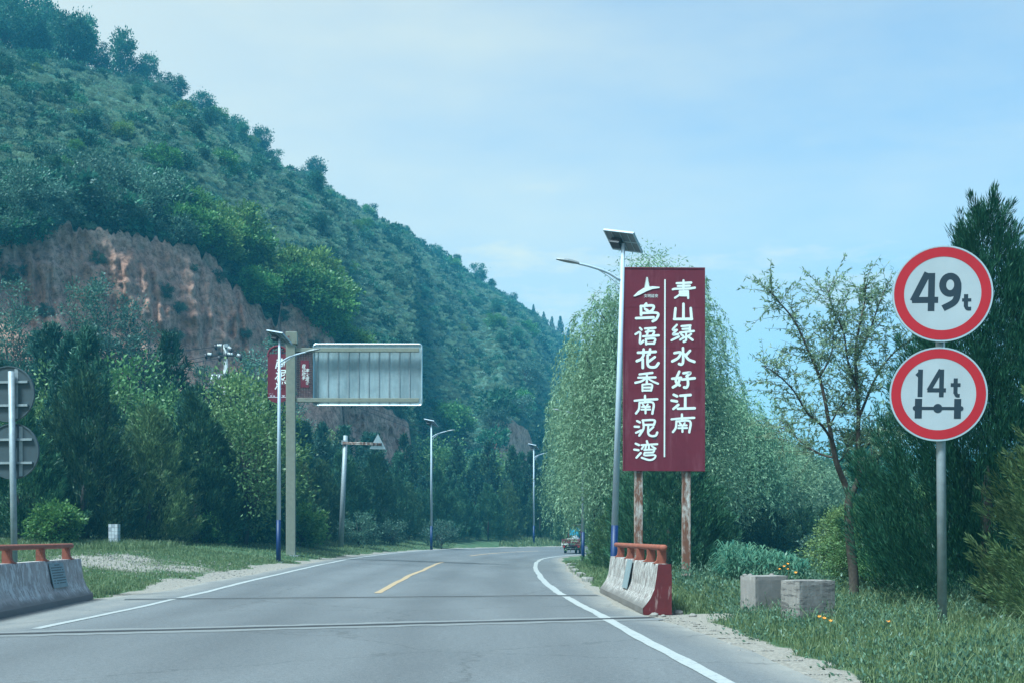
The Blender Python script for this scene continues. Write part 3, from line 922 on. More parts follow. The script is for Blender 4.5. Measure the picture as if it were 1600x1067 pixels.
def juniper_meshes(seed, H, R, plumes=130, per=55, leafL=.20, leafW=.055, up=.95, prof=1.5, low=.75, spread=.13, plen=.20, droop=0.0):
    """a dense conical evergreen made of feathery up-swept plumes"""
    r = np.random.default_rng(seed)
    mb = MB(); tk = MB()
    zs = H * (0.03 + 0.95 * r.random(plumes * 3))
    def rp(z):
        f = z / H
        return R * np.minimum(1, low + (1 - low) * f / .18) * np.maximum(0.03, (1 - f ** prof)) ** .85
    keep = r.random(len(zs)) < (rp(zs) / R + .12) / 1.12
    zs = zs[keep][:plumes]
    P, D = [], []
    lob = r.normal(size=6) * .12
    for z in zs:
        a = r.random() * 2 * np.pi
        rr = rp(z) * (1 + lob[0] * math.sin(a * 2 + lob[1] * 30 + z) + lob[2] * math.sin(a * 3 + z * 2.1 + lob[3] * 30)) * (0.80 + .35 * r.random())
        out = np.array([math.cos(a), math.sin(a), 0])
        dirv = unit(out * (1.0 - .55 * z / H) + np.array([0, 0, up * (0.75 + .6 * r.random()) - droop]) + r.normal(size=3) * .12)
        ln = H * plen * (0.55 + .7 * r.random()) * (1 - .35 * z / H)
        s = out * max(0, rr - ln * .55 * np.dot(dirv, out)) + np.array([0, 0, max(0.02, z - .35 * ln)])
        s[2] = max(s[2], 0.05)
        n = int(per * (0.6 + .8 * r.random()))
        t = r.random(n) ** .8
        sg = spread * H * .55 * (1.15 - t)[:, None]
        p = s + dirv * (t * ln)[:, None] + r.normal(size=(n, 3)) * sg * .55
        dd = dirv + unit(p - (s + dirv * (t * ln)[:, None])) * .32 + r.normal(size=(n, 3)) * .17
        P.append(p); D.append(dd)
    P = np.concatenate(P); D = np.concatenate(D)
    P[:, 2] = np.maximum(P[:, 2], .02)
    n = len(P)
    kites(mb, P, D, leafL * (0.6 + .8 * r.random(n)), leafW * (0.6 + .8 * r.random(n)), r)
    tk.tube([(0, 0, -.25), (0, 0, H * .3), (.02, 0, H * .36)], [R * .05 + .02, R * .04 + .02, .015], 7)
    return mb.mesh("crown"), tk.mesh("trunk", True)


def pine_meshes(seed, H, R, whorls=13, leafL=.26, leafW=.05, per=34):
    r = np.random.default_rng(seed)
    mb = MB(); tk = MB()
    tk.tube([(0, 0, -.25), (0, 0, H * .5), (0, 0, H)], [.09, .06, .012], 7)
    P, D = [], []
    for w in range(whorls):
        f = (w + .5 + .4 * (r.random() - .5)) / whorls
        z = H * (0.06 + .92 * f)
        ln0 = R * (1 - f ** 1.25) * (0.9 if f > .15 else .75) + .12
        for k in range(7 if f < .8 else 5):
            a = k * 2 * np.pi / 7 + w * 1.3 + r.normal() * .25
            ln = ln0 * (0.65 + .6 * r.random())
            out = np.array([math.cos(a), math.sin(a), 0])
            p0 = np.array([0, 0, z]); p1 = p0 + out * ln * .6 + np.array([0, 0, .12 * ln]); p2 = p0 + out * ln + np.array([0, 0, ln * (.45 + .25 * f)])
            tk.tube([p0, p1, p2], [.02, .014, .006], 4, False)
            m = max(3, int(ln / .14))
            for t in np.linspace(.25, 1, m):
                c = (1 - t) ** 2 * p0 + 2 * t * (1 - t) * p1 + t * t * p2
                dv = unit(2 * (1 - t) * (p1 - p0) + 2 * t * (p2 - p1))
                n = int(per * .5)
                base = np.repeat(c[None], n, 0) + r.normal(size=(n, 3)) * .07
                P.append(base); D.append(dv * .9 + np.array([0, 0, .35]) + r.normal(size=(n, 3)) * .6)
            n = per                                                    # upright candle at the tip
            hh = r.random(n) * .35
            P.append(p2 + np.stack([r.normal(size=n) * .04, r.normal(size=n) * .04, hh], 1)); D.append(np.array([0, 0, 1.]) + r.normal(size=(n, 3)) * .45)
    n = 70
    P.append(np.stack([r.normal(size=n) * .05, r.normal(size=n) * .05, H - .5 + r.random(n) * .6], 1)); D.append(np.array([0, 0, 1.]) + r.normal(size=(n, 3)) * .45)
    P = np.concatenate(P); D = np.concatenate(D); n = len(P)
    kites(mb, P, D, leafL * (.6 + .7 * r.random(n)), leafW * (.6 + .7 * r.random(n)), r)
    return mb.mesh("crown"), tk.mesh("trunk", True)


def branch_pts(p0, p1, r, wob=.1, n=5):
    t = np.linspace(0, 1, n)[:, None]
    L = np.linalg.norm(p1 - p0)
    w = r.normal(size=(n, 3)) * wob * L * .35 * np.sin(t * np.pi)
    return p0 + (p1 - p0) * t + w + np.array([0, 0, .06 * L]) * np.sin(t * np.pi)


def broad_meshes(seed, H, R, clumps=60, per=70, leafL=.20, leafW=.11, base=.12, trunk_r=.12, flat=1.0, gap=.35, clump_r=.17, upw=.2):
    """a broadleaf crown: limbs run to leaf clumps spread through an uneven volume"""
    r = np.random.default_rng(seed)
    mb = MB(); tk = MB()
    zc = H * (base + (1 - base) * .5); hz = H * (1 - base) * .5
    cs = []
    lob = unit(r.normal(size=(7, 3))); la = .55 + .6 * r.random(7)
    while len(cs) < clumps:
        v = unit(r.normal(size=3))
        k = np.max((lob @ v > .55) * la) if np.any(lob @ v > .55) else .62
        rr = (gap + (1 - gap) * r.random() ** .6) * min(1.1, .55 + .5 * k)
        cs.append(np.array([v[0] * R * rr, v[1] * R * rr, zc + v[2] * hz * rr * flat]))
    cs = np.array(cs)
    fork = np.array([r.normal() * .1, r.normal() * .1, H * max(base, .1) * 1.0])
    tk.tube([(0, 0, -.2), fork * .5, fork, (r.normal() * .1 * R, r.normal() * .1 * R, H * .75)], [trunk_r * 1.15, trunk_r, trunk_r * .85, trunk_r * .2], 7)
    P, D = [], []
    cr = clump_r * (R + hz) * .5 * 1.3
    for c in cs:
        s = np.array([0, 0, fork[2] + (c[2] - fork[2]) * .35 * r.random()])
        tk.tube(branch_pts(s, c, r), np.linspace(trunk_r * .3, .008, 5), 4, False)
        n = int(per * (.6 + .8 * r.random()))
        off = r.normal(size=(n, 3)) * cr * np.array([.55, .55, .42]) * (.7 + .6 * r.random())
        P.append(c + off); D.append(unit(off) * .8 + unit(c - np.array([0, 0, zc])) * .4 + np.array([0, 0, upw]) + r.normal(size=(n, 3)) * .5)
    P = np.concatenate(P); D = np.concatenate(D); n = len(P)
    P[:, 2] = np.maximum(P[:, 2], .03)
    kites(mb, P, D, leafL * (.6 + .8 * r.random(n)), leafW * (.6 + .8 * r.random(n)), r)
    return mb.mesh("crown"), tk.mesh("trunk", True)


def willow_meshes(seed, H, R, strands=420, per=34, leafL=.22, leafW=.05, skirt=.25, tr=.2, hang=.42, fluff=120):
    r = np.random.default_rng(seed)
    mb = MB(); tk = MB()
    fork = np.array([0, 0, H * .28])
    tk.tube([(0, 0, -.25), (.05, 0, H * .15), fork], [tr * 1.2, tr, tr * .85], 8)
    limbs = []
    for k in range(11):
        a = k * 2.4 + r.normal() * .2; f = .35 + .65 * r.random()
        tip = np.array([math.cos(a) * R * .75 * f, math.sin(a) * R * .75 * f, H * (.97 - .33 * f + .05 * r.normal())])
        pts = branch_pts(fork, tip, r, .12, 8)
        tk.tube(pts, np.linspace(tr * .5, .02, 8), 5, False)
        limbs.append(pts)
    P, D = [], []
    for k in range(strands):
        pts = limbs[r.integers(len(limbs))]
        q = pts[r.integers(3, 8)] + r.normal(size=3) * np.array([R * .2, R * .2, H * .05])
        out = np.array([q[0], q[1], 0]); nrm = np.linalg.norm(out) + .01
        if nrm > R * .86 or q[2] > H * 1.0: continue
        out = out / nrm + r.normal(size=3) * .5; out[2] = 0
        ln = H * hang * (.35 + .8 * r.random())
        ln = min(ln, max(.3, q[2] - H * skirt * (.5 + r.random())))
        t = np.linspace(0, 1, max(5, int(per * ln / (H * hang))))
        spread = R * .20 * (0.4 + r.random())
        pts2 = q + out * spread * (1 - (1 - t) ** 2)[:, None] + np.array([0, 0, 1.]) * (.02 * H * np.sin(t * 2.2) - ln * t ** 1.6)[:, None]
        n = len(t) * 2
        pp = np.repeat(pts2, 2, 0) + r.normal(size=(n, 3)) * .05
        dv = np.repeat(np.gradient(pts2, axis=0), 2, 0)
        P.append(pp); D.append(unit(dv) * .9 + r.normal(size=(n, 3)) * .5 + np.array([0, 0, -.15]))
    for k in range(fluff):                       # leafy shoulders where the strands spring from
        a = r.random() * 6.28; f = r.random() ** .6
        zc = H * (.93 - .5 * f * f - .30 * r.random())
        c = np.array([math.cos(a) * R * .9 * f, math.sin(a) * R * .9 * f, max(zc, H * .2)])
        n = 70
        off = r.normal(size=(n, 3)) * np.array([.42, .42, .5]) * R / 4
        P.append(c + off); D.append(unit(off) * .5 + np.array([0, 0, -.5]) + r.normal(size=(n, 3)) * .45)
    P = np.concatenate(P); D = np.concatenate(D); n = len(P)
    kites(mb, P, D, leafL * (.6 + .8 * r.random(n)), leafW * (.6 + .8 * r.random(n)), r)
    return mb.mesh("crown"), tk.mesh("trunk", True)


def plant(name, meshes, mat, loc, label, cat, group=None, s=1.0, rz=None, sz=None, r=rng):
    crown, trunk = meshes
    root = empty(name, loc, r.random() * 6.28 if rz is None else rz)
    root.scale = (s, s, s if sz is None else sz)
    tag(root, label, cat, group)
    link("crown", crown, mat, root)
    link("trunk", trunk, MAT['bark'], root)
    return root


def variants(fn, n, mat, *args, **kw):
    out = []
    for k in range(n):
        a, b2 = fn(kw.get('seed0', 0) + k, *args, **{q: v for q, v in kw.items() if q != 'seed0'})
        a.materials.append(mat); b2.materials.append(MAT['bark'])
        out.append((a, b2))
    return out


JUN = variants(juniper_meshes, 4, MAT['juniper'], 6.0, 1.9, plumes=210, per=130, leafL=.22, leafW=.042, spread=.085, up=1.2, seed0=10)
JUNL = variants(juniper_meshes, 2, MAT['juniper_light'], 6.0, 1.9, plumes=200, per=120, leafL=.22, leafW=.042, spread=.085, up=1.1, seed0=20)
PINE = variants(pine_meshes, 3, MAT['pine'], 7.0, 1.5, seed0=30)
BRO = variants(broad_meshes, 3, MAT['broad'], 8.0, 3.2, clumps=95, per=85, base=.06, seed0=40)
BUSHY = variants(broad_meshes, 3, MAT['yellowgreen'], 3.0, 1.9, clumps=70, per=70, leafL=.20, leafW=.12, base=.02, trunk_r=.05, seed0=50)
BUSHG = variants(broad_meshes, 3, MAT['greyleaf'], 3.0, 1.8, clumps=60, per=70, leafL=.18, leafW=.08, base=.02, trunk_r=.05, seed0=60)
POP = variants(broad_meshes, 3, MAT['greyleaf'], 12.0, 1.9, clumps=100, per=85, leafL=.16, leafW=.085, base=.14, trunk_r=.10, gap=.15, clump_r=.10, seed0=70)
HTREE = variants(broad_meshes, 4, MAT['scrub'], 9.0, 3.0, clumps=60, per=60, leafL=.42, leafW=.22, base=.15, trunk_r=.12, gap=.2, clump_r=.17, seed0=80)
WIL = variants(willow_meshes, 2, MAT['willow'], 9.0, 4.0, strands=420, per=60, leafL=.19, leafW=.05, fluff=900, skirt=.12, hang=.3, seed0=90)
NEARB = variants(broad_meshes, 3, MAT['broad'], 3.0, 1.9, clumps=150, per=190, leafL=.085, leafW=.045, base=.02, trunk_r=.05, clump_r=.12, seed0=150)
HBUSH = variants(broad_meshes, 4, MAT['scrub'], 2.2, 1.6, clumps=34, per=40, leafL=.32, leafW=.17, base=.02, trunk_r=.04, seed0=100)


def gp(x, d):
    """ground point below photograph column x at distance d"""
    X = (x - 800) / F * d
    return (X, d, gz(X, d) - .03)


# ---- left of the road: the near junipers and shrubs
near_left = [
    # column, distance, variants, height factor, width factor, name, label, category
    (28, 44, JUN, .80, .95, "juniper_tree", "dark juniper cut by the left edge behind the two round sign backs", "tree"),
    (130, 47, JUN, 1.03, 1.0, "juniper_tree", "big dark conical juniper right of the two round sign backs", "tree"),
    (232, 49, JUNL, .86, .98, "juniper_tree", "brownish green juniper above the small tiled post", "tree"),
    (306, 52, JUN, .96, 1.0, "juniper_tree", "pointed dark juniper right of the brownish one on the left verge", "tree"),
    (395, 57, JUN, .78, .90, "juniper_tree", "low dark juniper just left of the nearest left street lamp", "tree"),
]
for k, (x, d, var, s, w, nm, lb, ct) in enumerate(near_left):
    plant(nm, var[k % len(var)], None, gp(x, d), lb, ct, "junipers along the left verge", s=w * .95, sz=s)
for k, (x, d, s, lb) in enumerate([
    (84, 42, .52, "yellow green leafy bush at the foot of the junipers behind the left barrier"),
    (345, 53, .50, "small light green bush low between two junipers on the left verge"),
    (470, 60, .70, "light green bush at the foot of the square khaki gantry post"),
    (560, 69, .62, "low pale bush beside the leaning triangular sign post"),
    (690, 84, .66, "low pale bush right beside the second left street lamp"),
    (612, 78, .55, "small bush at the grass edge between the leaning post and second left lamp")]):
    plant("bush", (BUSHY if k in (0, 1, 2) else BUSHG)[k % 3], None, gp(x, d), lb, "bush", "bushes at the foot of the roadside trees", s=s)
for k, (x, d, s, w, lb) in enumerate([
    (175, 57, 1.06, 1.0, "tall yellow green broadleaf tree rising behind the big conical juniper"),
    (95, 55, .92, .85, "broadleaf tree behind the juniper cut by the left edge"),
    (365, 58, .98, .85, "round broadleaf tree below the power pole"),
    (383, 53.5, .80, .80, "leafy broadleaf tree with a rounded crown just left of the nearest left lamp"),
    (205, 52.5, .72, .70, "lower broadleaf tree in front of the tall yellow green one on the left verge"),
    (262, 60, .92, .9, "broadleaf tree between the two pines left of the power pole")]):
    plant("broadleaf_tree", BRO[k % 3], None, gp(x, d), lb, "tree", "broadleaf trees behind the left junipers", s=w, sz=s)
for k, (x, d, s, lb) in enumerate([
    (65, 63, 1.35, "tall young pine standing above the broadleaf tree at far left"),
    (264, 63, 1.42, "tall young pine left of the power pole in front of the earth cliff"),
    (430, 66, 1.1, "young pine behind the nearest left street lamp")]):
    plant("pine_tree", PINE[k % 3], None, gp(x, d), lb, "tree", "young pines behind the left junipers", s=s)
for k, (x, d, s, lb) in enumerate([
    (20, 70, 1.08, "slender grey green tree against the cliff at the left edge"),
    (78, 71, .95, "second slender grey green tree from the left edge before the cliff"),
    (130, 73, 1.12, "third slender grey green tree from the left edge before the cliff"),
    (182, 74, 1.20, "tallest slender grey green tree before the earth cliff"),
    (228, 75, 1.05, "slender grey green tree just left of the tall young pine before the cliff"),
    (318, 78, .86, "slender grey green tree just left of the power pole"),
    (402, 80, 1.05, "slender grey green tree between power pole and maroon plaque"),
    (470, 84, .78, "slender grey green tree behind the lattice panel"),
    (378, 76, .74, "slender grey green tree just right of the power pole")]):
    plant("slender_tree", POP[k % 3], None, gp(x, d), lb, "tree", "slender trees at the foot of the earth cliff", s=s, sz=s)

# ---- the conifer belt that follows the bend
r2 = np.random.default_rng(5)
def belt(off, s0, s1, step, var, name, label, group, h, hv, w=1.0, jit=.5):
    s = s0
    k = 0
    while s < s1:
        p, nr = at_len(s)
        q = p - nr * (WID + off + r2.normal() * jit)
        hh = h * (1 + hv * r2.normal())
        plant(name, var[int(r2.integers(len(var)))], None, (q[0], q[1], gz(q[0], q[1]) - .03), label, "tree", group, s=hh * w * (0.9 + .25 * r2.random()), sz=hh, r=r2)
        s += step * (0.75 + .5 * r2.random()); k += 1
SB = s_of_y(58)
belt(5.2, SB, s_of_y(118), 2.3, JUN + JUNL[:1], "juniper_tree", "dark juniper in the front row of the conifer belt round the bend", "junipers in the conifer belt", .74, .14, w=.92)
belt(8.2, SB - 4, s_of_y(120), 2.0, PINE + PINE + JUN[:1], "pine_tree", "young pine in the middle row of the conifer belt round the bend", "pines in the conifer belt", .90, .12, w=1.0, jit=.8)
belt(11.5, SB - 8, s_of_y(121), 2.1, PINE, "pine_tree", "taller young pine in the rear row of the conifer belt round the bend", "rear pines in the conifer belt", 1.02, .12, w=1.05, jit=.9)
belt(15, SB - 8, s_of_y(122), 3.4, PINE + BRO[:1], "pine_tree", "young pine at the back of the conifer belt below the hill", "back pines in the conifer belt", 1.08, .12, w=1.05, jit=1.2)

# ---- ridge trees on the hill
ridge = [(-30, 120), (8, 118), (42, 108), (74, 98), (104, 70), (126, 92), (152, 50), (187, 86), (214, 45), (229, 56), (256, 38), (276, 42), (300, 25), (319, 46), (344, 30), (369, 46), (392, 36), (407, 62), (426, 34), (492, 46), (512, 18), (552, 24), (576, 30), (634, 22), (684, 24), (716, 20), (748, 34), (768, 28), (800, 20), (832, 24), (848, 26), (862, 26), (874, 30), (887, 28), (560, 20), (660, 14)]
names_r = {187: "tall lone tree standing out on the skyline of the hill", 229: "bushy tree just right of the tall lone skyline tree", 492: "small round tree standing alone on the middle of the skyline", 407: "leaning dark tree on the skyline above the yellow green shrubs", 126: "tall pointed tree left of the lone tree on the hill skyline", 319: "tree with a rounded top midway down the left skyline"}
for k, (c, hpx) in enumerate(ridge):
    row = R_RIDGE - (4 if k % 3 else 9)
    p = hill_at(c, row)
    h = hpx * p[1] / F + 1.0
    var = HTREE[k % 4] if c < 820 else PINE[k % 3]
    bh = 9.0 if c < 820 else 7.0
    s = h / bh
    plant("hilltop_tree" if c < 820 else "pine_tree", var, None, (p[0], p[1], p[2] - .4), names_r.get(c, "small tree on the hill skyline among others of its size" if c < 820 else "tiny pine at the far low end of the hill skyline"), "tree", None if c in names_r else ("small skyline trees on the hill" if c < 820 else "pines at the far end of the skyline"), s=s * (.72 if hpx > 50 else 1.0) * (.75 if hpx < 30 else 1), sz=s * (.8 if hpx < 30 else 1))
for k in range(16):                                                   # the wood at the top left corner
    c = -40 + 170 * r2.random(); row = R_RIDGE - int(8 + 28 * r2.random()); p = hill_at(c, row)
    s = .60 + .35 * r2.random()
    plant("hilltop_tree", HTREE[k % 4], None, (p[0], p[1], p[2] - .4), "tree in the small wood at the top left of the hill", "tree", "wood at the top left of the hill", s=s * .8, sz=s, r=r2)

# ---- shrubs along the cliff edge
for k in range(9):
    c = -30 + 200 * (k + .5 * r2.random()) / 16; p = hill_at(c, R_TOP - 1)
    s = .55 + .4 * r2.random()
    plant("shrub", (BUSHG if k % 3 else HBUSH)[k % 3], None, (p[0], p[1] - .3, p[2] - .9 * s), "grey green shrub hanging over the top edge of the bare cliff at far left", "shrub", "shrubs hanging over the left cliff edge", s=s, r=r2)
for k in range(64):
    c = -60 + 640 * k / 64 + r2.normal() * 6
    row = R_TOP + int(r2.integers(0, 16))
    p = hill_at(c, row)
    yel = c > 285
    s = (.75 + .5 * r2.random()) * (1.25 if not yel else 1.2) * p[1] / 95
    m_ = (BUSHY if yel else (BUSHG if k % 2 else HBUSH))
    plant("shrub", m_[k % 3], None, (p[0], p[1], p[2] - .45), "yellow green shrub overhanging the right part of the earth cliff" if yel else "grey green shrub overhanging the left part of the earth cliff", "shrub", "yellow green shrubs on the cliff edge" if yel else "grey green shrubs on the cliff edge", s=s, r=r2)
for k in range(26):                                                   # green slope between the cliffs
    c = 640 + 250 * r2.random(); row = int(r2.integers(4, R_TOP + 34)); p = hill_at(c, row)
    j = int(np.argmin(np.abs(cc - c)))
    if Cm[row, j] > .3: continue
    s = (.8 + .8 * r2.random())
    plant("shrub", (BUSHY[k % 3], HBUSH[k % 4], BUSHG[k % 3])[k % 3], None, (p[0], p[1], p[2] - .4), "bushy shrub on the lower slope above the conifer belt", "shrub", "shrubs on the lower slope", s=s, r=r2)
for k in range(130):                                                  # larger shrubs standing out of the scrub
    c = -30 + 880 * r2.random(); f = r2.random() ** .8
    row = R_TOP + int(8 + f * (NC - 14)); p = hill_at(c, row)
    s = (.34 + .45 * r2.random() ** 2) * (.8 + p[1] / 330)
    var = (HBUSH[k % 4], HBUSH[(k + 1) % 4], BUSHG[k % 3], BUSHY[k % 3])[k % 4] if k % 5 else HTREE[k % 4]
    if not k % 5: s *= .45
    plant("shrub", var, None, (p[0], p[1], p[2] - .3), "rounded shrub standing out of the scrub on the open hillside", "shrub", "larger shrubs on the hillside", s=s, r=r2)
for k, (c, y_) in enumerate(((742, .3), (750, .6), (756, .9), (762, .2), (768, .75), (772, 1.0), (780, 1.05), (860, .9), (868, .6))):
    row = int(NA + NB * y_); p = hill_at(c, row)
    plant("shrub", (BUSHG if k % 2 else HBUSH)[k % 3], None, (p[0], p[1] - .4, p[2] - .5), "shrub on the rim of the far earth scar above the conifer belt", "shrub", "shrubs on the rim of the far scar", s=1.1 + .5 * r2.random(), r=r2)
for k in range(26):                                                   # tufts on the earth face
    c = 10 + 500 * r2.random(); row = NA + int(5 + r2.random() * (NB - 10)); p = hill_at(c, row)
    plant("shrub", BUSHG[k % 3], None, (p[0], p[1], p[2] - .2), "small tuft of scrub clinging to the bare earth cliff", "shrub", "tufts on the earth cliff", s=.18 + .22 * r2.random(), r=r2)

# ---- scrub mass over the hill (nobody could count it): instanced on scattered points
quad_c = HV.reshape(-1, 3)[HQ].mean(1)
e1 = HV.reshape(-1, 3)[HQ[:, 1]] - HV.reshape(-1, 3)[HQ[:, 0]]; e2 = HV.reshape(-1, 3)[HQ[:, 3]] - HV.reshape(-1, 3)[HQ[:, 0]]
area = np.linalg.norm(np.cross(e1, e2), axis=1)
cl_q = cmask.reshape(-1)[HQ].mean(1)
colq = np.tile(cc[:-1], nr_ - 1); rowq = np.repeat(np.arange(nr_ - 1), nc_ - 1)
wgt = area * (cl_q < .3) * (colq > -420) * (rowq < R_RIDGE + 2) / np.maximum(quad_c[:, 1], 60) ** 1.15
wgt *= 0.35 + 1.3 * (fbm(quad_c[:, 0] / 9., quad_c[:, 1] / 12., 91) > .0)
NP, NBIG = 44000, 7500
pick = r2.choice(len(HQ), NP, p=wgt / wgt.sum())
w_all = area * (cl_q < .3) * (colq > -420) * (rowq < R_RIDGE + 2) / np.maximum(quad_c[:, 1], 60) ** 1.25
pick[NBIG:] = r2.choice(len(HQ), NP - NBIG, p=w_all / w_all.sum())
u_, v_ = r2.random(NP)[:, None], r2.random(NP)[:, None]
PV = HV.reshape(-1, 3)[HQ[pick, 0]] + e1[pick] * u_ + e2[pick] * v_ - np.array([0, 0, .15])
src = bpy.data.collections.new("scrub_sources")
SCR = variants(broad_meshes, 5, MAT['scrub'], 1.1, 1.05, clumps=20, per=22, leafL=.26, leafW=.12, base=.01, trunk_r=.02, upw=.5, seed0=200)
SCR += variants(broad_meshes, 2, MAT['greyleaf'], 1.0, 1.0, clumps=20, per=22, leafL=.28, leafW=.09, base=.01, trunk_r=.02, upw=.8, seed0=210)
MAT['turf'] = leaf_mat("hill_turf", (0.115, 0.185, 0.115), (0.265, 0.345, 0.225), 0.38, 0.35)
NDARK = len(SCR)
SCR += variants(broad_meshes, 4, MAT['turf'], 1.0, 1.3, clumps=20, per=24, leafL=.34, leafW=.07, base=.01, trunk_r=.01, upw=1.3, flat=.7, seed0=220)
for k, (c_, t_) in enumerate(SCR):
    o = bpy.data.objects.new("scrub_source_%02d" % k, c_); src.objects.link(o)
me = bpy.data.meshes.new("hillside_scrub"); me.vertices.add(NP); me.vertices.foreach_set("co", PV.ravel())
at = me.attributes.new("size", 'FLOAT', 'POINT')
sz_ = (0.28 + 0.75 * r2.random(NP) ** 2.2) * (0.70 + PV[:, 1] / 330)
sz_[NBIG:] = (0.20 + 0.26 * r2.random(NP - NBIG)) * (0.70 + PV[NBIG:, 1] / 300)
at.data.foreach_set("value", sz_.astype(np.float32))
at = me.attributes.new("turn", 'FLOAT_VECTOR', 'POINT')
tv = np.zeros((NP, 3)); tv[:, 2] = r2.random(NP) * 6.28; tv[:, 0] = r2.normal(size=NP) * .15
at.data.foreach_set("vector", tv.ravel().astype(np.float32))
at = me.attributes.new("pick", 'INT', 'POINT'); pk = r2.integers(0, NDARK, NP); pk[NBIG:] = NDARK + r2.integers(0, 4, NP - NBIG); at.data.foreach_set("value", pk.astype(np.int32))
scrub = link("hillside_scrub", me); tag(scrub, kind="stuff")
ng = bpy.data.node_groups.new("scatter_scrub", 'GeometryNodeTree')
ng.interface.new_socket("Geometry", in_out='INPUT', socket_type='NodeSocketGeometry')
ng.interface.new_socket("Geometry", in_out='OUTPUT', socket_type='NodeSocketGeometry')
gi = ng.nodes.new("NodeGroupInput"); go = ng.nodes.new("NodeGroupOutput")
iop = ng.nodes.new("GeometryNodeInstanceOnPoints"); ci_ = ng.nodes.new("GeometryNodeCollectionInfo")
ci_.inputs["Collection"].default_value = src; ci_.inputs["Separate Children"].default_value = True; ci_.inputs["Reset Children"].default_value = True
def named(t, n):
    a_ = ng.nodes.new("GeometryNodeInputNamedAttribute"); a_.data_type = t; a_.inputs["Name"].default_value = n
    return [s_ for s_ in a_.outputs if s_.enabled and s_.name == "Attribute"][0]
iop.inputs["Pick Instance"].default_value = True
ng.links.new(gi.outputs[0], iop.inputs["Points"]); ng.links.new(ci_.outputs[0], iop.inputs["Instance"])
ng.links.new(named('INT', "pick"), iop.inputs["Instance Index"])
ng.links.new(named('FLOAT_VECTOR', "turn"), iop.inputs["Rotation"])
ng.links.new(named('FLOAT', "size"), iop.inputs["Scale"])
ng.links.new(iop.outputs[0], go.inputs[0])
md = scrub.modifiers.new("scatter", 'NODES'); md.node_group = ng

# ---- right side trees
w1 = willow_meshes(301, 13.6, 3.9, strands=420, per=90, leafL=.17, leafW=.042, skirt=.10, tr=.24, hang=.28, fluff=1300); w1[0].materials.append(MAT['willow']); w1[1].materials.append(MAT['bark'])
plant("willow_tree", w1, None, gp(1015, 54), "tallest drooping willow rising behind the maroon slogan board", "tree", "willows on the right", rz=.4)
w2_ = willow_meshes(302, 10.5, 3.0, strands=620, per=90, leafL=.17, leafW=.04, skirt=.06, tr=.2, hang=.5, fluff=340); w2_[0].materials.append(MAT['willow']); w2_[1].materials.append(MAT['bark'])
plant("willow_tree", w2_, None, gp(932, 66), "drooping willow left of the solar lamp hanging over the bend", "tree", "willows on the right", rz=1.0, s=.98, sz=1.10)
for k, (x, d, s, sz, lb) in enumerate([
    (1115, 62, .95, 1.02, "willow just right of the maroon slogan board"),
    (1170, 66, .92, .86, "second willow right of the slogan board in the willow row"),
    (1222, 70, .88, .78, "third willow right of the slogan board in the willow row"),
    (1262, 76, .80, .72, "last low willow of the row before the gap to the far hill"),
    (1085, 70, .95, 1.0, "willow half hidden behind the slogan board")]):
    plant("willow_tree", WIL[k % 2], None, gp(x, d), lb, "tree", "willows on the right", s=s, sz=sz)
for k in range(9):
    x = 1125 + 20 * k + r2.normal() * 4
    plant("juniper_tree", JUN[k % 4], None, gp(x, 60 + r2.normal()), "dark juniper in the low shaded row under the willows", "tree", "junipers under the willows", s=.62, sz=.42 + .05 * r2.random(), r=r2)
jb = juniper_meshes(320, 4.0, 1.75, plumes=340, per=120, leafL=.16, leafW=.024, up=1.2, prof=2.2, low=.8, plen=.22, spread=.09); jb[0].materials.append(MAT['juniper']); jb[1].materials.append(MAT['bark'])
plant("juniper_tree", jb, None, gp(1045, 38.5), "broad dark juniper right behind the two rusty board posts", "tree")
plant("juniper_tree", JUNL[0], None, gp(966, 45), "small light green juniper just left of the rusty board posts", "tree", s=.52, sz=.42)
plant("juniper_tree", JUN[1], None, gp(1000, 47), "dark juniper between the light green one and the board posts", "tree", s=.72, sz=.62)
plant("juniper_tree", JUN[2], None, gp(902, 108), "dark juniper past the bend behind the cargo tricycle", "tree", s=1.0, sz=.8)
for k in range(7):
    plant("juniper_tree", JUN[k % 4], None, gp(905 + 14 * k, 118 + 3 * k), "dark juniper across the road beyond the cargo tricycle", "tree", "junipers beyond the tricycle", s=1.05, sz=.95 + .1 * r2.random(), r=r2)
cy = juniper_meshes(331, 6.2, 1.72, plumes=760, per=200, leafL=.11, leafW=.012, up=1.5, prof=1.55, low=.78, spread=.055, plen=.17); cy[0].materials.append(MAT['cypress']); cy[1].materials.append(MAT['bark'])
plant("cypress_tree", cy, None, gp(1542, 19.8), "tall dark cypress behind the two round weight limit signs", "tree", rz=.3)
cy2 = juniper_meshes(332, 6.0, 1.75, plumes=560, per=180, leafL=.11, leafW=.013, up=1.5, prof=1.3, low=.78, spread=.07, plen=.17); cy2[0].materials.append(MAT['cypress']); cy2[1].materials.append(MAT['bark'])
plant("cypress_tree", cy2, None, gp(1618, 21.8), "second dark cypress cut by the right edge of the picture", "tree", rz=2.3)
cy3 = juniper_meshes(333, 3.3, .95, plumes=240, per=150, leafL=.09, leafW=.016, up=.7, prof=1.5, low=.8, spread=.07, plen=.28); cy3[0].materials.append(MAT['juniper_light']); cy3[1].materials.append(MAT['bark'])
plant("juniper_tree", cy3, None, gp(1672, 16.2), "light green juniper spray reaching in at the right edge", "tree", rz=1.3)
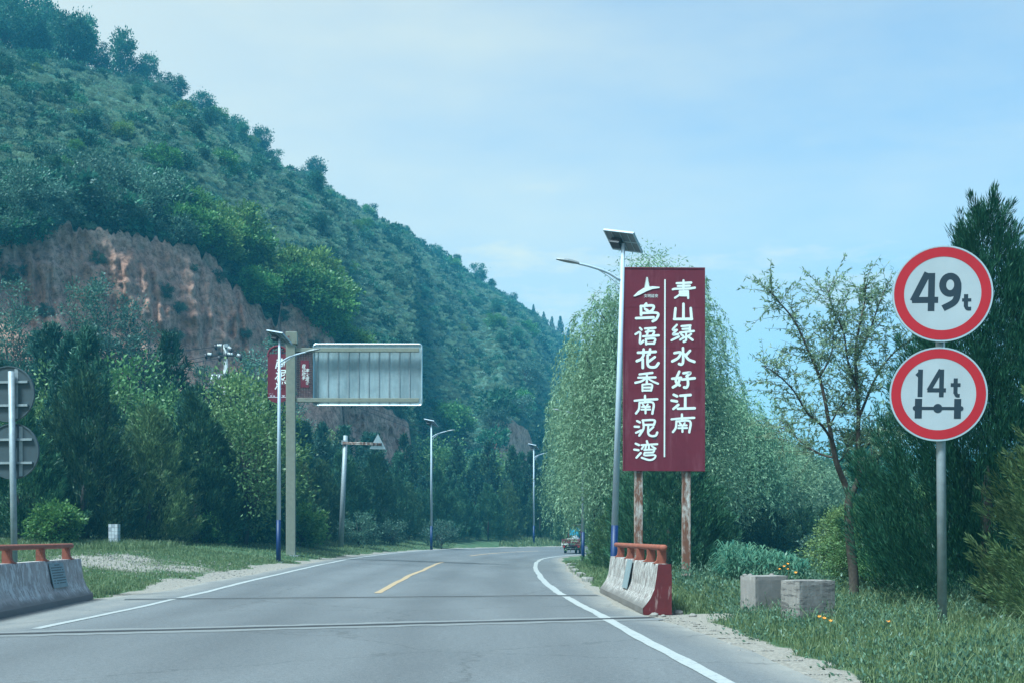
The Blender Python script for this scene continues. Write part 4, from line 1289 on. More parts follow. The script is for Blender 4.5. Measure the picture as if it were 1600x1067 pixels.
for k, (x, d, s, var, lb) in enumerate([
    (1372, 26, .62, NEARB, "green leafy bush right behind the thin tree trunk"),
    (1415, 24.5, .55, NEARB, "bush between the thin tree and the tall dark cypress"),
    (1335, 33, .70, NEARB, "light green bush farther back behind the thin tree"),
    (1300, 42, .55, BUSHG, "low bush at the end of the willow row"),
    (1390, 36, .85, NEARB, "taller light bush between the thin tree and cypress at the back"),
    (1440, 30, .85, NEARB, "bush half hidden behind the tall dark cypress")]):
    plant("bush", var[k % 3], None, gp(x, d), lb, "bush", "bushes on the right verge", s=s)
for k, (x, d, s, sz, var, lb) in enumerate([
    (1322, 150, 1.0, .85, HTREE, "dark far tree seen through the fork of the thin tree"),
    (1390, 130, 1.0, .8, BRO, "far light green tree seen beyond the thin tree"),
    (1345, 110, .8, .6, BRO, "far bushy tree beyond the end of the willow row"),
    (1290, 170, 1.0, .8, HTREE, "far tree just past the last willow")]):
    plant("broadleaf_tree", var[k % 3], None, gp(x, d), lb, "tree", "far trees on the right", s=s, sz=sz)

for k in range(14):
    X = 22 + 80 * r2.random(); Y = 45 + 110 * r2.random()
    plant("broadleaf_tree", (BRO + HTREE)[k % 7], None, (X, Y, gz(X, Y) - .05), "tree on the flat land off to the right behind the cypress", "tree", "trees on the flat land to the right", s=.8 + .4 * r2.random(), r=r2)
# ---- the thin young tree by the concrete blocks, limb by limb
def sparse_tree():
    r = np.random.default_rng(77)
    d0 = 22.3
    def Pp(x, y, dd=0.0): return px(x, y, d0 + dd)
    base = np.array(gp(1334, d0)); root = empty("young_tree", tuple(base))
    tag(root, "thin young tree with sparse narrow leaves behind the concrete blocks", "tree")
    tk = MB(); twigs = []
    def limb(pts, r0, r1, n=6):
        pts = catmull(np.array(pts) - base, 5)
        tk.tube(pts, np.linspace(r0, r1, len(pts)), n, False); twigs.append((pts, r1)); return pts
    sc = d0 / F
    limb([base - np.array([0, 0, .2]), Pp(1334, 900), Pp(1328, 840), Pp(1326, 790), Pp(1329, 772)], 8.2 * sc, 6.2 * sc, 9)
    limb([Pp(1329, 778), Pp(1320, 755), Pp(1308, 725, -.1), Pp(1300, 690, -.15), Pp(1297, 670, -.2)], 5.5 * sc, 3.4 * sc)
    limb([Pp(1297, 672, -.2), Pp(1290, 630, -.3), Pp(1279, 585, -.35), Pp(1262, 545, -.4), Pp(1240, 500, -.5), Pp(1215, 470, -.6), Pp(1200, 452, -.7)], 3.2 * sc, .7 * sc)
    limb([Pp(1301, 690, -.15), Pp(1285, 665, -.4), Pp(1262, 645, -.7), Pp(1240, 610, -.9), Pp(1215, 585, -1.1), Pp(1190, 570, -1.2)], 2.4 * sc, .6 * sc)
    limb([Pp(1304, 715, -.1), Pp(1280, 708, .3), Pp(1258, 695, .6), Pp(1235, 675, .8), Pp(1212, 665, .9)], 2.0 * sc, .5 * sc)
    limb([Pp(1296, 665, -.2), Pp(1310, 640, .2), Pp(1325, 620, .4), Pp(1335, 600, .5)], 1.8 * sc, .6 * sc)
    limb([Pp(1330, 776), Pp(1338, 755), Pp(1342, 735), Pp(1341, 690, .1), Pp(1341, 640, .2), Pp(1338, 590, .2), Pp(1337, 545, .3), Pp(1345, 500, .3), Pp(1352, 465, .3), Pp(1350, 435, .3)], 5.0 * sc, .7 * sc)
    limb([Pp(1341, 655, .2), Pp(1355, 620, .4), Pp(1368, 590, .5), Pp(1388, 560, .6), Pp(1410, 540, .7), Pp(1428, 530, .8)], 2.6 * sc, .6 * sc)
    limb([Pp(1342, 742), Pp(1356, 728, -.2), Pp(1370, 716, -.4), Pp(1385, 700, -.6), Pp(1392, 665, -.7)], 3.0 * sc, .7 * sc)
    limb([Pp(1338, 600, .2), Pp(1325, 565, 0), Pp(1318, 520, -.1), Pp(1300, 480, -.2), Pp(1290, 445, -.2)], 2.2 * sc, .6 * sc)
    limb([Pp(1338, 560, .3), Pp(1358, 520, .5), Pp(1372, 480, .5), Pp(1388, 440, .5)], 2.0 * sc, .6 * sc)
    limb([Pp(1342, 700, .1), Pp(1365, 688, .3), Pp(1382, 670, .6), Pp(1402, 630, .8)], 2.2 * sc, .6 * sc)
    limb([Pp(1280, 590, -.35), Pp(1296, 560, -.2), Pp(1302, 530, -.1), Pp(1298, 500, 0)], 1.6 * sc, .5 * sc)
    limb([Pp(1305, 725, -.1), Pp(1320, 710, .1), Pp(1330, 690, .2), Pp(1338, 672, .25)], 1.4 * sc, .5 * sc)
    P, D = [], []
    main = list(twigs[2:])
    for pts, _ in main:
        n = len(pts); L = np.linalg.norm(np.diff(pts, axis=0), axis=1).sum()
        for k in range(int(L * 30)):
            f = .22 + .78 * r.random() ; q = pts[min(n - 1, int(f * (n - 1)))]
            dirv = unit(r.normal(size=3) * np.array([1, .8, .6]) + np.array([0, 0, .45]) + unit(pts[-1] - pts[0]) * .5)
            ln = .25 + .75 * r.random() * (1.2 - .4 * f)
            t = np.linspace(0, 1, 5)[:, None]
            tw = q + dirv * ln * t + np.array([0, 0, -.12]) * ln * t ** 2
            tk.tube(tw, np.linspace(.0045, .002, 5), 3, False)
            m = int(12 + 18 * r.random())
            tt = .15 + .85 * r.random(m)
            P.append(q + dirv * ln * tt[:, None] + np.array([0, 0, -.12]) * ln * tt[:, None] ** 2)
            D.append(dirv * .6 + r.normal(size=(m, 3)) * .7 + np.array([0, 0, -.25]))
    mb = MB(); P = np.concatenate(P); D = np.concatenate(D)
    kites(mb, P, D, .085 * (.6 + .8 * r.random(len(P))), .024 * (.7 + .6 * r.random(len(P))), r)
    tk.build("trunk", MAT['youngbark'], root, True)
    mb.build("crown", MAT['youngleaf'], root)
sparse_tree()

# ------------------------------------------------------------------ grass, weeds, small plants (stuff)
def blades(P, h, w, r, mb, lean=.45):
    n = len(P)
    a = r.random(n) * 2 * np.pi
    side = np.stack([np.cos(a), np.sin(a), np.zeros(n)], 1)
    la = r.random(n) * 2 * np.pi
    ln = np.stack([np.cos(la), np.sin(la), np.zeros(n)], 1) * (lean * (.3 + r.random(n)))[:, None]
    h = h[:, None]; w = w[:, None]
    V = np.empty((n, 5, 3))
    V[:, 0] = P - side * w * .5; V[:, 1] = P + side * w * .5
    mid = P + np.array([0, 0, .6]) * h + ln * h * .35
    V[:, 2] = mid + side * w * .38; V[:, 3] = mid - side * w * .38
    V[:, 4] = P + np.array([0, 0, .95]) * h + ln * h
    k = np.arange(n)[:, None] * 5
    mb.add(V.reshape(-1, 3), k + np.array([[0, 1, 2, 3]]), k + np.array([[3, 2, 4]]))


r3 = np.random.default_rng(12)
def scatter(n, x0, x1, y0, y1, maxsand=.35, clump=None, seed=0):
    x = x0 + (x1 - x0) * r3.random(n); y = y0 + (y1 - y0) * r3.random(n)
    s = sandiness(x, y)
    t, k = lateral(x, y); yy = RS[k, 1]
    ok = ((t > edge_r(yy) + .03) | (t < -WID - edge_l(yy) - .03)) & (s < maxsand + .5 * (r3.random(n) - .6))
    if clump is not None: ok &= (fbm(x / clump, y / clump, seed) + .3 * (r3.random(n) - .5)) > -0.02
    x, y = x[ok], y[ok]
    return np.stack([x, y, ground_z(x, y) - .01], 1)

mb = MB()
P = scatter(60000, 2.3, 8.2, 9.0, 20, .5); blades(P, .04 + .10 * r3.random(len(P)) ** 1.5, .006 + .006 * r3.random(len(P)), r3, mb)
P = scatter(46000, 2.0, 9.5, 20, 34, .5); blades(P, .05 + .13 * r3.random(len(P)) ** 1.4, .010 + .008 * r3.random(len(P)), r3, mb)
P = scatter(26000, 1.8, 13, 34, 62, .5); blades(P, .07 + .16 * r3.random(len(P)), .018 + .014 * r3.random(len(P)), r3, mb)
P = scatter(6000, 2.6, 8.2, 9.0, 22, .25, 1.0, 44); blades(P, .14 + .24 * r3.random(len(P)), .006 + .006 * r3.random(len(P)), r3, mb, .6)
tag(mb.build("grass", MAT['grass']), kind="stuff")
mb = MB()
P = scatter(60000, -15, -7.3, 24, 46, .45); blades(P, .03 + .07 * r3.random(len(P)), .012 + .010 * r3.random(len(P)), r3, mb)
P = scatter(42000, -19, -4, 44, 100, .5); blades(P, .04 + .09 * r3.random(len(P)), .022 + .016 * r3.random(len(P)), r3, mb)
P = scatter(12000, -16, -8, 12, 30, .5); blades(P, .08 + .18 * r3.random(len(P)), .010 + .010 * r3.random(len(P)), r3, mb)
P = scatter(9000, -17.5, -12, 40, 47, .5); blades(P, .10 + .22 * r3.random(len(P)), .016 + .010 * r3.random(len(P)), r3, mb)
P = scatter(12000, -1, 10, 96, 116, .5); blades(P, .12 + .22 * r3.random(len(P)), .04 + .02 * r3.random(len(P)), r3, mb)
tag(mb.build("grass", MAT['grass']), kind="stuff")
# broad-leaved weeds among the grass on the right verge
mb = MB()
P = scatter(1500, 2.7, 7.5, 10.0, 22, .8, .8, 77)
for p in P:
    n = int(20 + 30 * r3.random()); rr = .05 + .10 * r3.random()
    q = p + np.stack([r3.normal(size=n) * rr, r3.normal(size=n) * rr, np.abs(r3.normal(size=n)) * rr * .8], 1)
    kites(mb, q, unit(q - p) + np.array([0, 0, .5]) + r3.normal(size=(n, 3)) * .4, .03 + .035 * r3.random(n), .013 + .014 * r3.random(n), r3)
P = scatter(900, 3.5, 10.5, 20, 38, .8, 1.5, 79)
for p in P:
    n = int(20 + 26 * r3.random()); rr = .10 + .14 * r3.random()
    q = p + np.stack([r3.normal(size=n) * rr, r3.normal(size=n) * rr, np.abs(r3.normal(size=n)) * rr * 1.2], 1)
    kites(mb, q, unit(q - p) + np.array([0, 0, .5]) + r3.normal(size=(n, 3)) * .4, .05 + .05 * r3.random(n), .02 + .02 * r3.random(n), r3)
tag(mb.build("undergrowth", MAT['weed']), kind="stuff")
# pale maize-like plants by the board
mb = MB()
n = 700
xx = 1125 + 130 * r3.random(n); dd = 29 + 9 * r3.random(n)
for x, d in zip(xx, dd):
    X = (x - 800) / F * d
    hh = .35 + .75 * r3.random() * np.interp(x, [1120, 1150, 1200, 1255], [.9, 1.0, .6, .3])
    p = np.array([X, d, gz(X, d)]); m = 7
    for k in range(m):
        a = r3.random() * 6.28; z0 = hh * (.15 + .75 * k / m)
        o_ = np.array([math.cos(a), math.sin(a), 0]); L = .26 + .2 * r3.random(); w = .014 + .014 * r3.random()
        s_ = np.array([-o_[1], o_[0], 0]) * w
        c0 = p + np.array([0, 0, z0]); c1 = c0 + o_ * L * .5 + np.array([0, 0, L * .45]); c2 = c0 + o_ * L + np.array([0, 0, L * .15])
        mb.add([c0 - s_ * .4, c0 + s_ * .4, c1 + s_, c1 - s_, c2], [(0, 1, 2, 3)], [(3, 2, 4)])
tag(mb.build("maize_undergrowth", MAT['corn'], ), kind="stuff")
# gravel on the lay-by and along the verge
mb = MB()
def pebble(p, s, r):
    V = np.array([[1, 0, 0], [-1, 0, 0], [0, 1, 0], [0, -1, 0], [0, 0, .7], [0, 0, -.7]]) * (s * (.6 + .7 * r.random((6, 1)))) + r.normal(size=(6, 3)) * s * .15
    mb.add(V + p, None, [(0, 2, 4), (2, 1, 4), (1, 3, 4), (3, 0, 4), (2, 0, 5), (1, 2, 5), (3, 1, 5), (0, 3, 5)])
for k in range(1500):
    x = -10.6 + 3.2 * r3.normal() * .6; y = 35.5 + 4.4 * r3.normal() * .6
    t, kk_ = lateral([x], [y])
    if t[0] > -WID - edge_l(RS[kk_[0], 1]): continue
    pebble(np.array([x, y, gz(x, y) + .005]), .015 + .035 * r3.random() ** 2, r3)
for k in range(420):
    y = 9.5 + 10 * r3.random(); i_ = int(np.argmin(np.abs(RS[:, 1] - y)))
    t = edge_r(y) + .45 * r3.random() ** .7 - .1
    q = RS[i_] + RNrm[i_] * t
    pebble(np.array([q[0], q[1], gz(q[0], q[1]) + .006]), .006 + .016 * r3.random() ** 2, r3)
tag(mb.build("gravel", MAT['stone']), kind="stuff")

# individual stones
def stone(x, d, s, label, z=None, nm="stone"):
    r = np.random.default_rng(int(x * 7 + d * 13))
    m = MB()
    n1, n2 = 7, 10
    V = []
    for i in range(n1):
        ph = math.pi * i / (n1 - 1)
        for j in range(n2):
            a_ = 2 * math.pi * j / n2
            rr = s * (.8 + .4 * r.random())
            V.append((rr * math.sin(ph) * math.cos(a_) * 1.2, rr * math.sin(ph) * math.sin(a_), rr * math.cos(ph) * .7))
    q = [(i * n2 + j, i * n2 + (j + 1) % n2, (i + 1) * n2 + (j + 1) % n2, (i + 1) * n2 + j) for i in range(n1 - 1) for j in range(n2)]
    X = (x - 800) / F * d
    o = m.add(V, q).build(nm, MAT['stone'], None, True, (X, d, (gz(X, d) if z is None else z) + s * .35))
    tag(o, label, "stone", "loose stones by the road")
stone(1022, 19.45, .055, "round stone at the foot of the red barrier end")
stone(1036, 19.3, .035, "small pale stone at the right foot of the red barrier end")
stone(1060, 19.9, .07, "pale stone in the grass edge right of the red barrier end")
stone(1082, 19.2, .05, "stone lying farther right of the red barrier end on the gravel")

# ------------------------------------------------------------------ barriers
def barrier(name, p0, p1, side, mat, label, end_mat=None, post_f=(.1, .3, .5, .7, .9), rail=(0, 1), extra=None):
    """concrete safety barrier from p0 (near) to p1 (far); side = +1: road face looks to -x"""
    p0 = np.array(p0, float); p1 = np.array(p1, float)
    d = p1 - p0; L = np.linalg.norm(d); d /= L
    o_ = np.array([d[1], -d[0]]) * side             # away from the road
    root = empty(name, (p0[0], p0[1], 0)); tag(root, label, "barrier", "concrete road barriers")
    prof = [(0.0, 0), (0.0, .10), (.05, .16), (.12, .26), (.175, .40), (.20, .56), (.225, .74), (.235, .78), (.43, .78), (.44, .60), (.44, .0)]
    prof = np.array(prof)
    n = 44
    mb = MB(); V = []
    for k in range(n + 1):
        s = L * k / n
        for (a_, z) in prof:
            c = d * s + o_ * a_
            jig = (vnoise(np.array([s * 3.1]), np.array([z * 9]), 5)[0] - .5) * .018
            ch = (vnoise(np.array([s * 5.]), np.array([1.]), 6)[0] > .72) * -.02 if z > .7 else 0
            V.append((c[0] + o_[0] * jig, c[1] + o_[1] * jig, z + ch))
    m = len(prof)
    q = [(k * m + j, (k + 1) * m + j, (k + 1) * m + j + 1, k * m + j + 1) for k in range(n) for j in range(m - 1)]
    if side < 0: q = [f[::-1] for f in q]
    mb.add(V, q)
    if end_mat is None:
        mb.ngons.append(list(range(m)))
    mb.ngons.append([n * m + j for j in range(m)][::-1])
    mb.build("concrete_body", mat, root)
    if end_mat is not None:
        eb = MB()
        eb.prism([(a_, z) for a_, z in prof], 0.0, -0.006, lambda u, v, h: tuple(np.array([*(d * h + o_ * u), v])))
        eb.build("end_face", end_mat, root)
    # tube rail on curved posts
    zr = 1.03
    a_c = .33
    mb = MB()
    s0, s1 = L * rail[0] - .05, L * rail[1] + .05
    pts = [np.array([*(d * s + o_ * a_c), zr]) for s in np.linspace(s0, s1, 12)]
    R_ = .048
    e0 = pts[0] - np.array([*d, 0]) * .02
    mb.tube([e0] + pts + [pts[-1] + np.array([*d, 0]) * .02], [R_ * .75] + [R_] * 12 + [R_ * .75], 14)
    mb.build("handrail", MAT['orange'], root, True)
    for f in post_f:
        pm = MB()
        s = L * f
        cps = [(.285, .775), (.315, .83), (.322, .90), (.318, .99)]
        wds = [.15, .12, .11, .11]
        V = []
        th = .055
        for (a_, z), w in zip(cps, wds):
            for e in (-1, 1):
                for g in (-1, 1):
                    c = d * (s + g * th) + o_ * (a_ + e * w * .6 + .02)
                    V.append((c[0], c[1], z))
        qq = []
        for k in range(3):
            b0 = k * 4
            qq += [(b0, b0 + 1, b0 + 5, b0 + 4), (b0 + 1, b0 + 3, b0 + 7, b0 + 5), (b0 + 3, b0 + 2, b0 + 6, b0 + 7), (b0 + 2, b0, b0 + 4, b0 + 6)]
        pm.add(V, qq)
        c = d * s + o_ * .31
        pm.box((c[0], c[1], .786), (.20, .17, .014), math.atan2(d[1], d[0]) + math.pi / 2)
        pm.build("rail_post", MAT['orange'], root)
    return root, d, o_, L

rb, rd, ro, rLn = barrier("road_barrier", (2.02, 19.7), (1.90, 27.6), 1, MAT['barrier_pale'], "pale peeling concrete barrier with dark red end face and orange rail on the right", MAT['redend'], post_f=(.055, .225, .42, .62, .86), rail=(.01, .97))
lb, ld, lo_, lLn = barrier("road_barrier", (-6.9, 12.5), (-8.05, 24.6), -1, MAT['barrier_grey'], "grey stained concrete barrier with orange rail at the left edge", None, post_f=(.10, .28, .46, .64, .80, .945), rail=(0, .97))

# plaque on the left barrier (small engraved notice)
def plaque(root, d, o_, s, a0, a1, z0, z1, w, label, bend=0.0):
    mb = MB()
    n3 = np.array([*(-o_), 0])
    A = np.array([*(d * s + o_ * a0), z0]); B = np.array([*(d * s + o_ * a1), z1])
    up = unit(B - A); wd = np.array([*d, 0]); nr = unit(np.cross(wd, up)); nr = nr if np.dot(nr, n3) > 0 else -nr
    H = np.linalg.norm(B - A)
    def fn(u, v, h): return tuple(A + wd * u + up * v + nr * (h + .012 + bend * abs(u) * v))
    mb.prism([(-w / 2, 0), (w / 2, 0), (w / 2, H), (-w / 2, H)], 0, .012, fn)
    o = mb.build("notice_plaque", MAT['plate'], root); o["label"] = label
    return o, fn, H
pq, fn, H = plaque(lb, ld, lo_, lLn * .84, .13, .225, .30, .73, .95, "pale metal notice plaque with small print on the barrier")
tm = MB(); rr_ = np.random.default_rng(3)
for row in range(8):
    v = H * (.90 - row * .105); u = -.40 if row else -.15
    while u < (.38 if row else .15):
        w = .03 + .05 * rr_.random()
        tm.prism([(u, v), (u + w, v), (u + w, v + H * .045), (u, v + H * .045)], .0122, .0135, fn)
        u += w + .02 + (.07 if rr_.random() < .12 else 0)
tm.build("small_print", MAT['dark'], pq)
pq2, fn2, H2 = plaque(rb, rd, ro, rLn * .47, .11, .235, .26, .77, .80, "pale metal plaque peeling away from the barrier", bend=.10)
plaque_root = pq2

# ------------------------------------------------------------------ concrete blocks
def conc_block(cx, d, kx, ky, hgt, label, seed):
    C = np.array([(cx - 800) / F * d, d]); e1_ = np.array([.548, .243]) * kx; e2_ = np.array([-.243, .548]) * ky
    z0 = gz(C[0], C[1]) - .08
    root = empty("concrete_block", (C[0], C[1], z0)); tag(root, label, "concrete block", "concrete blocks on the right verge")
    mb = MB()
    n = 10
    r = np.random.default_rng(seed)
    # gridded faces so that edges are chipped and not dead straight
    def P(u, v, w):
        q = e1_ * u + e2_ * v
        edge = (u in (0, 1)) + (v in (0, 1)) + (w in (0, 1))
        x, y, z = q[0], q[1], w * hgt
        k = (vnoise(np.array([x * 9 + seed]), np.array([z * 9 + y * 7]), seed)[0] - .5) * .006
        if edge >= 2: k -= .010 + .02 * max(0, vnoise(np.array([x * 21]), np.array([z * 19 + y * 23]), seed + 1)[0] - .6)
        c = np.array([*( (e1_ + e2_) / 2), hgt / 2]); v_ = np.array([x, y, z]) - c
        return np.array([x, y, z]) + unit(v_) * k
    for fcn in (lambda a_, b_: (a_, 0.0, b_), lambda a_, b_: (0.0, 1 - a_, b_), lambda a_, b_: (1 - a_, 1.0, b_), lambda a_, b_: (1.0, a_, b_), lambda a_, b_: (a_, b_, 1.0)):
        g = [P(*fcn(i / n, j / n)) for j in range(n + 1) for i in range(n + 1)]
        qd = [(j * (n + 1) + i, j * (n + 1) + i + 1, (j + 1) * (n + 1) + i + 1, (j + 1) * (n + 1) + i) for j in range(n) for i in range(n)]
        mb.add(g, qd)
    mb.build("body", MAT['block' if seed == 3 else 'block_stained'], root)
    return z0 + hgt
zt1 = conc_block(1180, 18.7, .98, .66, .665, "left concrete block with plain smooth sides in the grass", 3)
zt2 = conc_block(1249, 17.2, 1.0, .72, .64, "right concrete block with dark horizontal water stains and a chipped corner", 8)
stone(1164, 19.0, .030, "tiny stone on the far left corner of the left concrete block", zt1 - .01)
stone(1172, 19.05, .032, "small stone on the left edge of the left concrete block top", zt1 - .01)
stone(1206, 19.1, .032, "small stone on the back right of the left concrete block top", zt1 - .01)

# ------------------------------------------------------------------ slogan board
def ribbon(mb, pts, w, h0, h1, fn, ends=True, w1=None, curve=True):
    """raised brush stroke: a swept outline with rounded ends"""
    P = np.array(pts, float)
    if curve and len(P) > 2: P = catmull(P, 5)
    m = len(P)
    W = np.linspace(w, w if w1 is None else w1, m)
    T = np.gradient(P, axis=0); T /= np.linalg.norm(T, axis=1)[:, None] + 1e-9
    N = np.stack([-T[:, 1], T[:, 0]], 1)
    Lf = P + N * W[:, None] / 2; Rt = P - N * W[:, None] / 2
    V = [fn(*p, h1) for p in Lf] + [fn(*p, h1) for p in Rt] + [fn(*p, h0) for p in Lf] + [fn(*p, h0) for p in Rt]
    q = []
    for k in range(m - 1):
        q += [(k, k + 1, m + k + 1, m + k), (2 * m + k, 2 * m + k + 1, k + 1, k), (m + k, m + k + 1, 3 * m + k + 1, 3 * m + k)]
    q += [(0, m, 3 * m, 2 * m), (m - 1, 2 * m - 1, 4 * m - 1, 3 * m - 1)]
    mb.add(V, q)
    if ends:
        for c, w_ in ((P[0], W[0]), (P[-1], W[-1])):
            mb.prism([(c[0] + w_ / 2 * math.cos(t), c[1] + w_ / 2 * math.sin(t)) for t in np.arange(10) * math.pi / 5], h0, h1 - .0005, fn)

GL = {}
# strokes traced as points; upper half in frame (960,410), lower half in (960,570), 6.276 units per photograph pixel
A_, B_ = 410, 570
GL['qing'] = (A_, [[(610, 207), (752, 200)], [(622, 234), (738, 230)], [(572, 268), (600, 262), (730, 258), (788, 250)], [(677, 178), (677, 262)], [(640, 285), (638, 318), (594, 350)], [(640, 286), (722, 284)], [(722, 284), (723, 352)], [(645, 306), (718, 306)], [(645, 326), (718, 326)]])
GL['shan'] = (A_, [[(599, 452), (594, 500), (590, 556)], [(677, 408), (677, 552)], [(748, 450), (752, 500), (756, 556)], [(585, 558), (760, 556)]])
GL['lv'] = (A_, [[(612, 614), (572, 662), (612, 664)], [(612, 664), (574, 708), (624, 704)], [(560, 764), (632, 728)], [(658, 627), (745, 620)], [(668, 654), (738, 650)], [(742, 622), (738, 680)], [(642, 690), (700, 682), (778, 674)], [(702, 688), (702, 760), (680, 776)], [(654, 706), (674, 722)], [(644, 758), (684, 734)], [(752, 702), (726, 722)], [(716, 724), (766, 760)]])
GL['shui'] = (A_, [[(672, 836), (674, 960), (660, 996), (634, 992)], [(588, 886), (648, 880), (626, 932), (568, 966)], [(742, 862), (700, 908)], [(690, 898), (726, 946), (784, 970)]])
GL['niao'] = (A_, [[(312, 408), (292, 436)], [(258, 434), (378, 428), (374, 470), (346, 488)], [(260, 432), (262, 520)], [(300, 460), (324, 476)], [(262, 502), (420, 500), (412, 556), (376, 580)], [(212, 552), (384, 544)]])
GL['yu'] = (A_, [[(250, 646), (266, 664)], [(206, 708), (252, 690), (250, 792), (284, 772)], [(300, 652), (402, 645)], [(338, 652), (318, 716)], [(308, 684), (386, 676), (376, 718)], [(280, 728), (434, 718)], [(308, 752), (312, 802)], [(308, 752), (396, 750), (388, 796)], [(312, 796), (388, 794)]])
GL['hua'] = (A_, [[(230, 884), (404, 874)], [(286, 852), (284, 902)], [(350, 850), (344, 900)], [(288, 906), (262, 946), (220, 966)], [(278, 946), (278, 1032)], [(396, 926), (334, 972)], [(326, 908), (326, 996), (350, 1024), (402, 1022), (432, 986)]])
GL['xiang'] = (B_, [[(246, 92), (372, 76)], [(318, 84), (318, 180)], [(234, 124), (402, 120)], [(308, 128), (266, 158), (206, 174)], [(326, 128), (372, 158), (428, 182)], [(274, 192), (276, 254)], [(274, 192), (366, 190), (360, 250)], [(280, 250), (360, 248)], [(280, 220), (358, 219)]])
GL['nan'] = (B_, [[(300, 300), (300, 346)], [(198, 350), (300, 340), (420, 334)], [(246, 368), (240, 432), (212, 474)], [(246, 370), (378, 368), (372, 476)], [(278, 384), (290, 400)], [(328, 384), (318, 400)], [(268, 410), (346, 408)], [(264, 436), (350, 434)], [(305, 408), (305, 472)]])
GL['ni'] = (B_, [[(222, 548), (250, 562)], [(198, 604), (240, 606)], [(212, 664), (262, 640)], [(276, 542), (390, 540), (388, 584)], [(284, 586), (386, 584)], [(280, 544), (286, 620), (244, 690)], [(382, 606), (336, 648)], [(332, 600), (332, 670), (360, 694), (404, 690), (420, 660)]])
GL['wan'] = (B_, [[(208, 770), (240, 784)], [(194, 828), (236, 834)], [(216, 908), (258, 862)], [(318, 744), (324, 768)], [(264, 784), (420, 774)], [(312, 784), (304, 816)], [(338, 784), (338, 816)], [(286, 794), (268, 822)], [(366, 794), (402, 818)], [(292, 832), (386, 828), (380, 856)], [(296, 858), (380, 856)], [(298, 858), (296, 884), (396, 882), (388, 916), (340, 930), (268, 908)]])
GL['hao'] = (B_, [[(636, 62), (602, 152), (640, 196)], [(566, 132), (652, 122)], [(642, 126), (624, 180), (574, 216)], [(676, 78), (746, 72), (708, 108)], [(664, 140), (786, 126)], [(714, 108), (722, 180), (708, 216), (684, 216)]])
GL['jiang'] = (B_, [[(580, 288), (614, 304)], [(560, 346), (612, 354)], [(578, 428), (626, 388)], [(646, 298), (746, 290)], [(695, 296), (694, 416)], [(622, 426), (786, 420)]])
GL['nan_b'] = (B_, [[(x + 362, y + 180) for x, y in s_] for s_ in GL['nan'][1]])

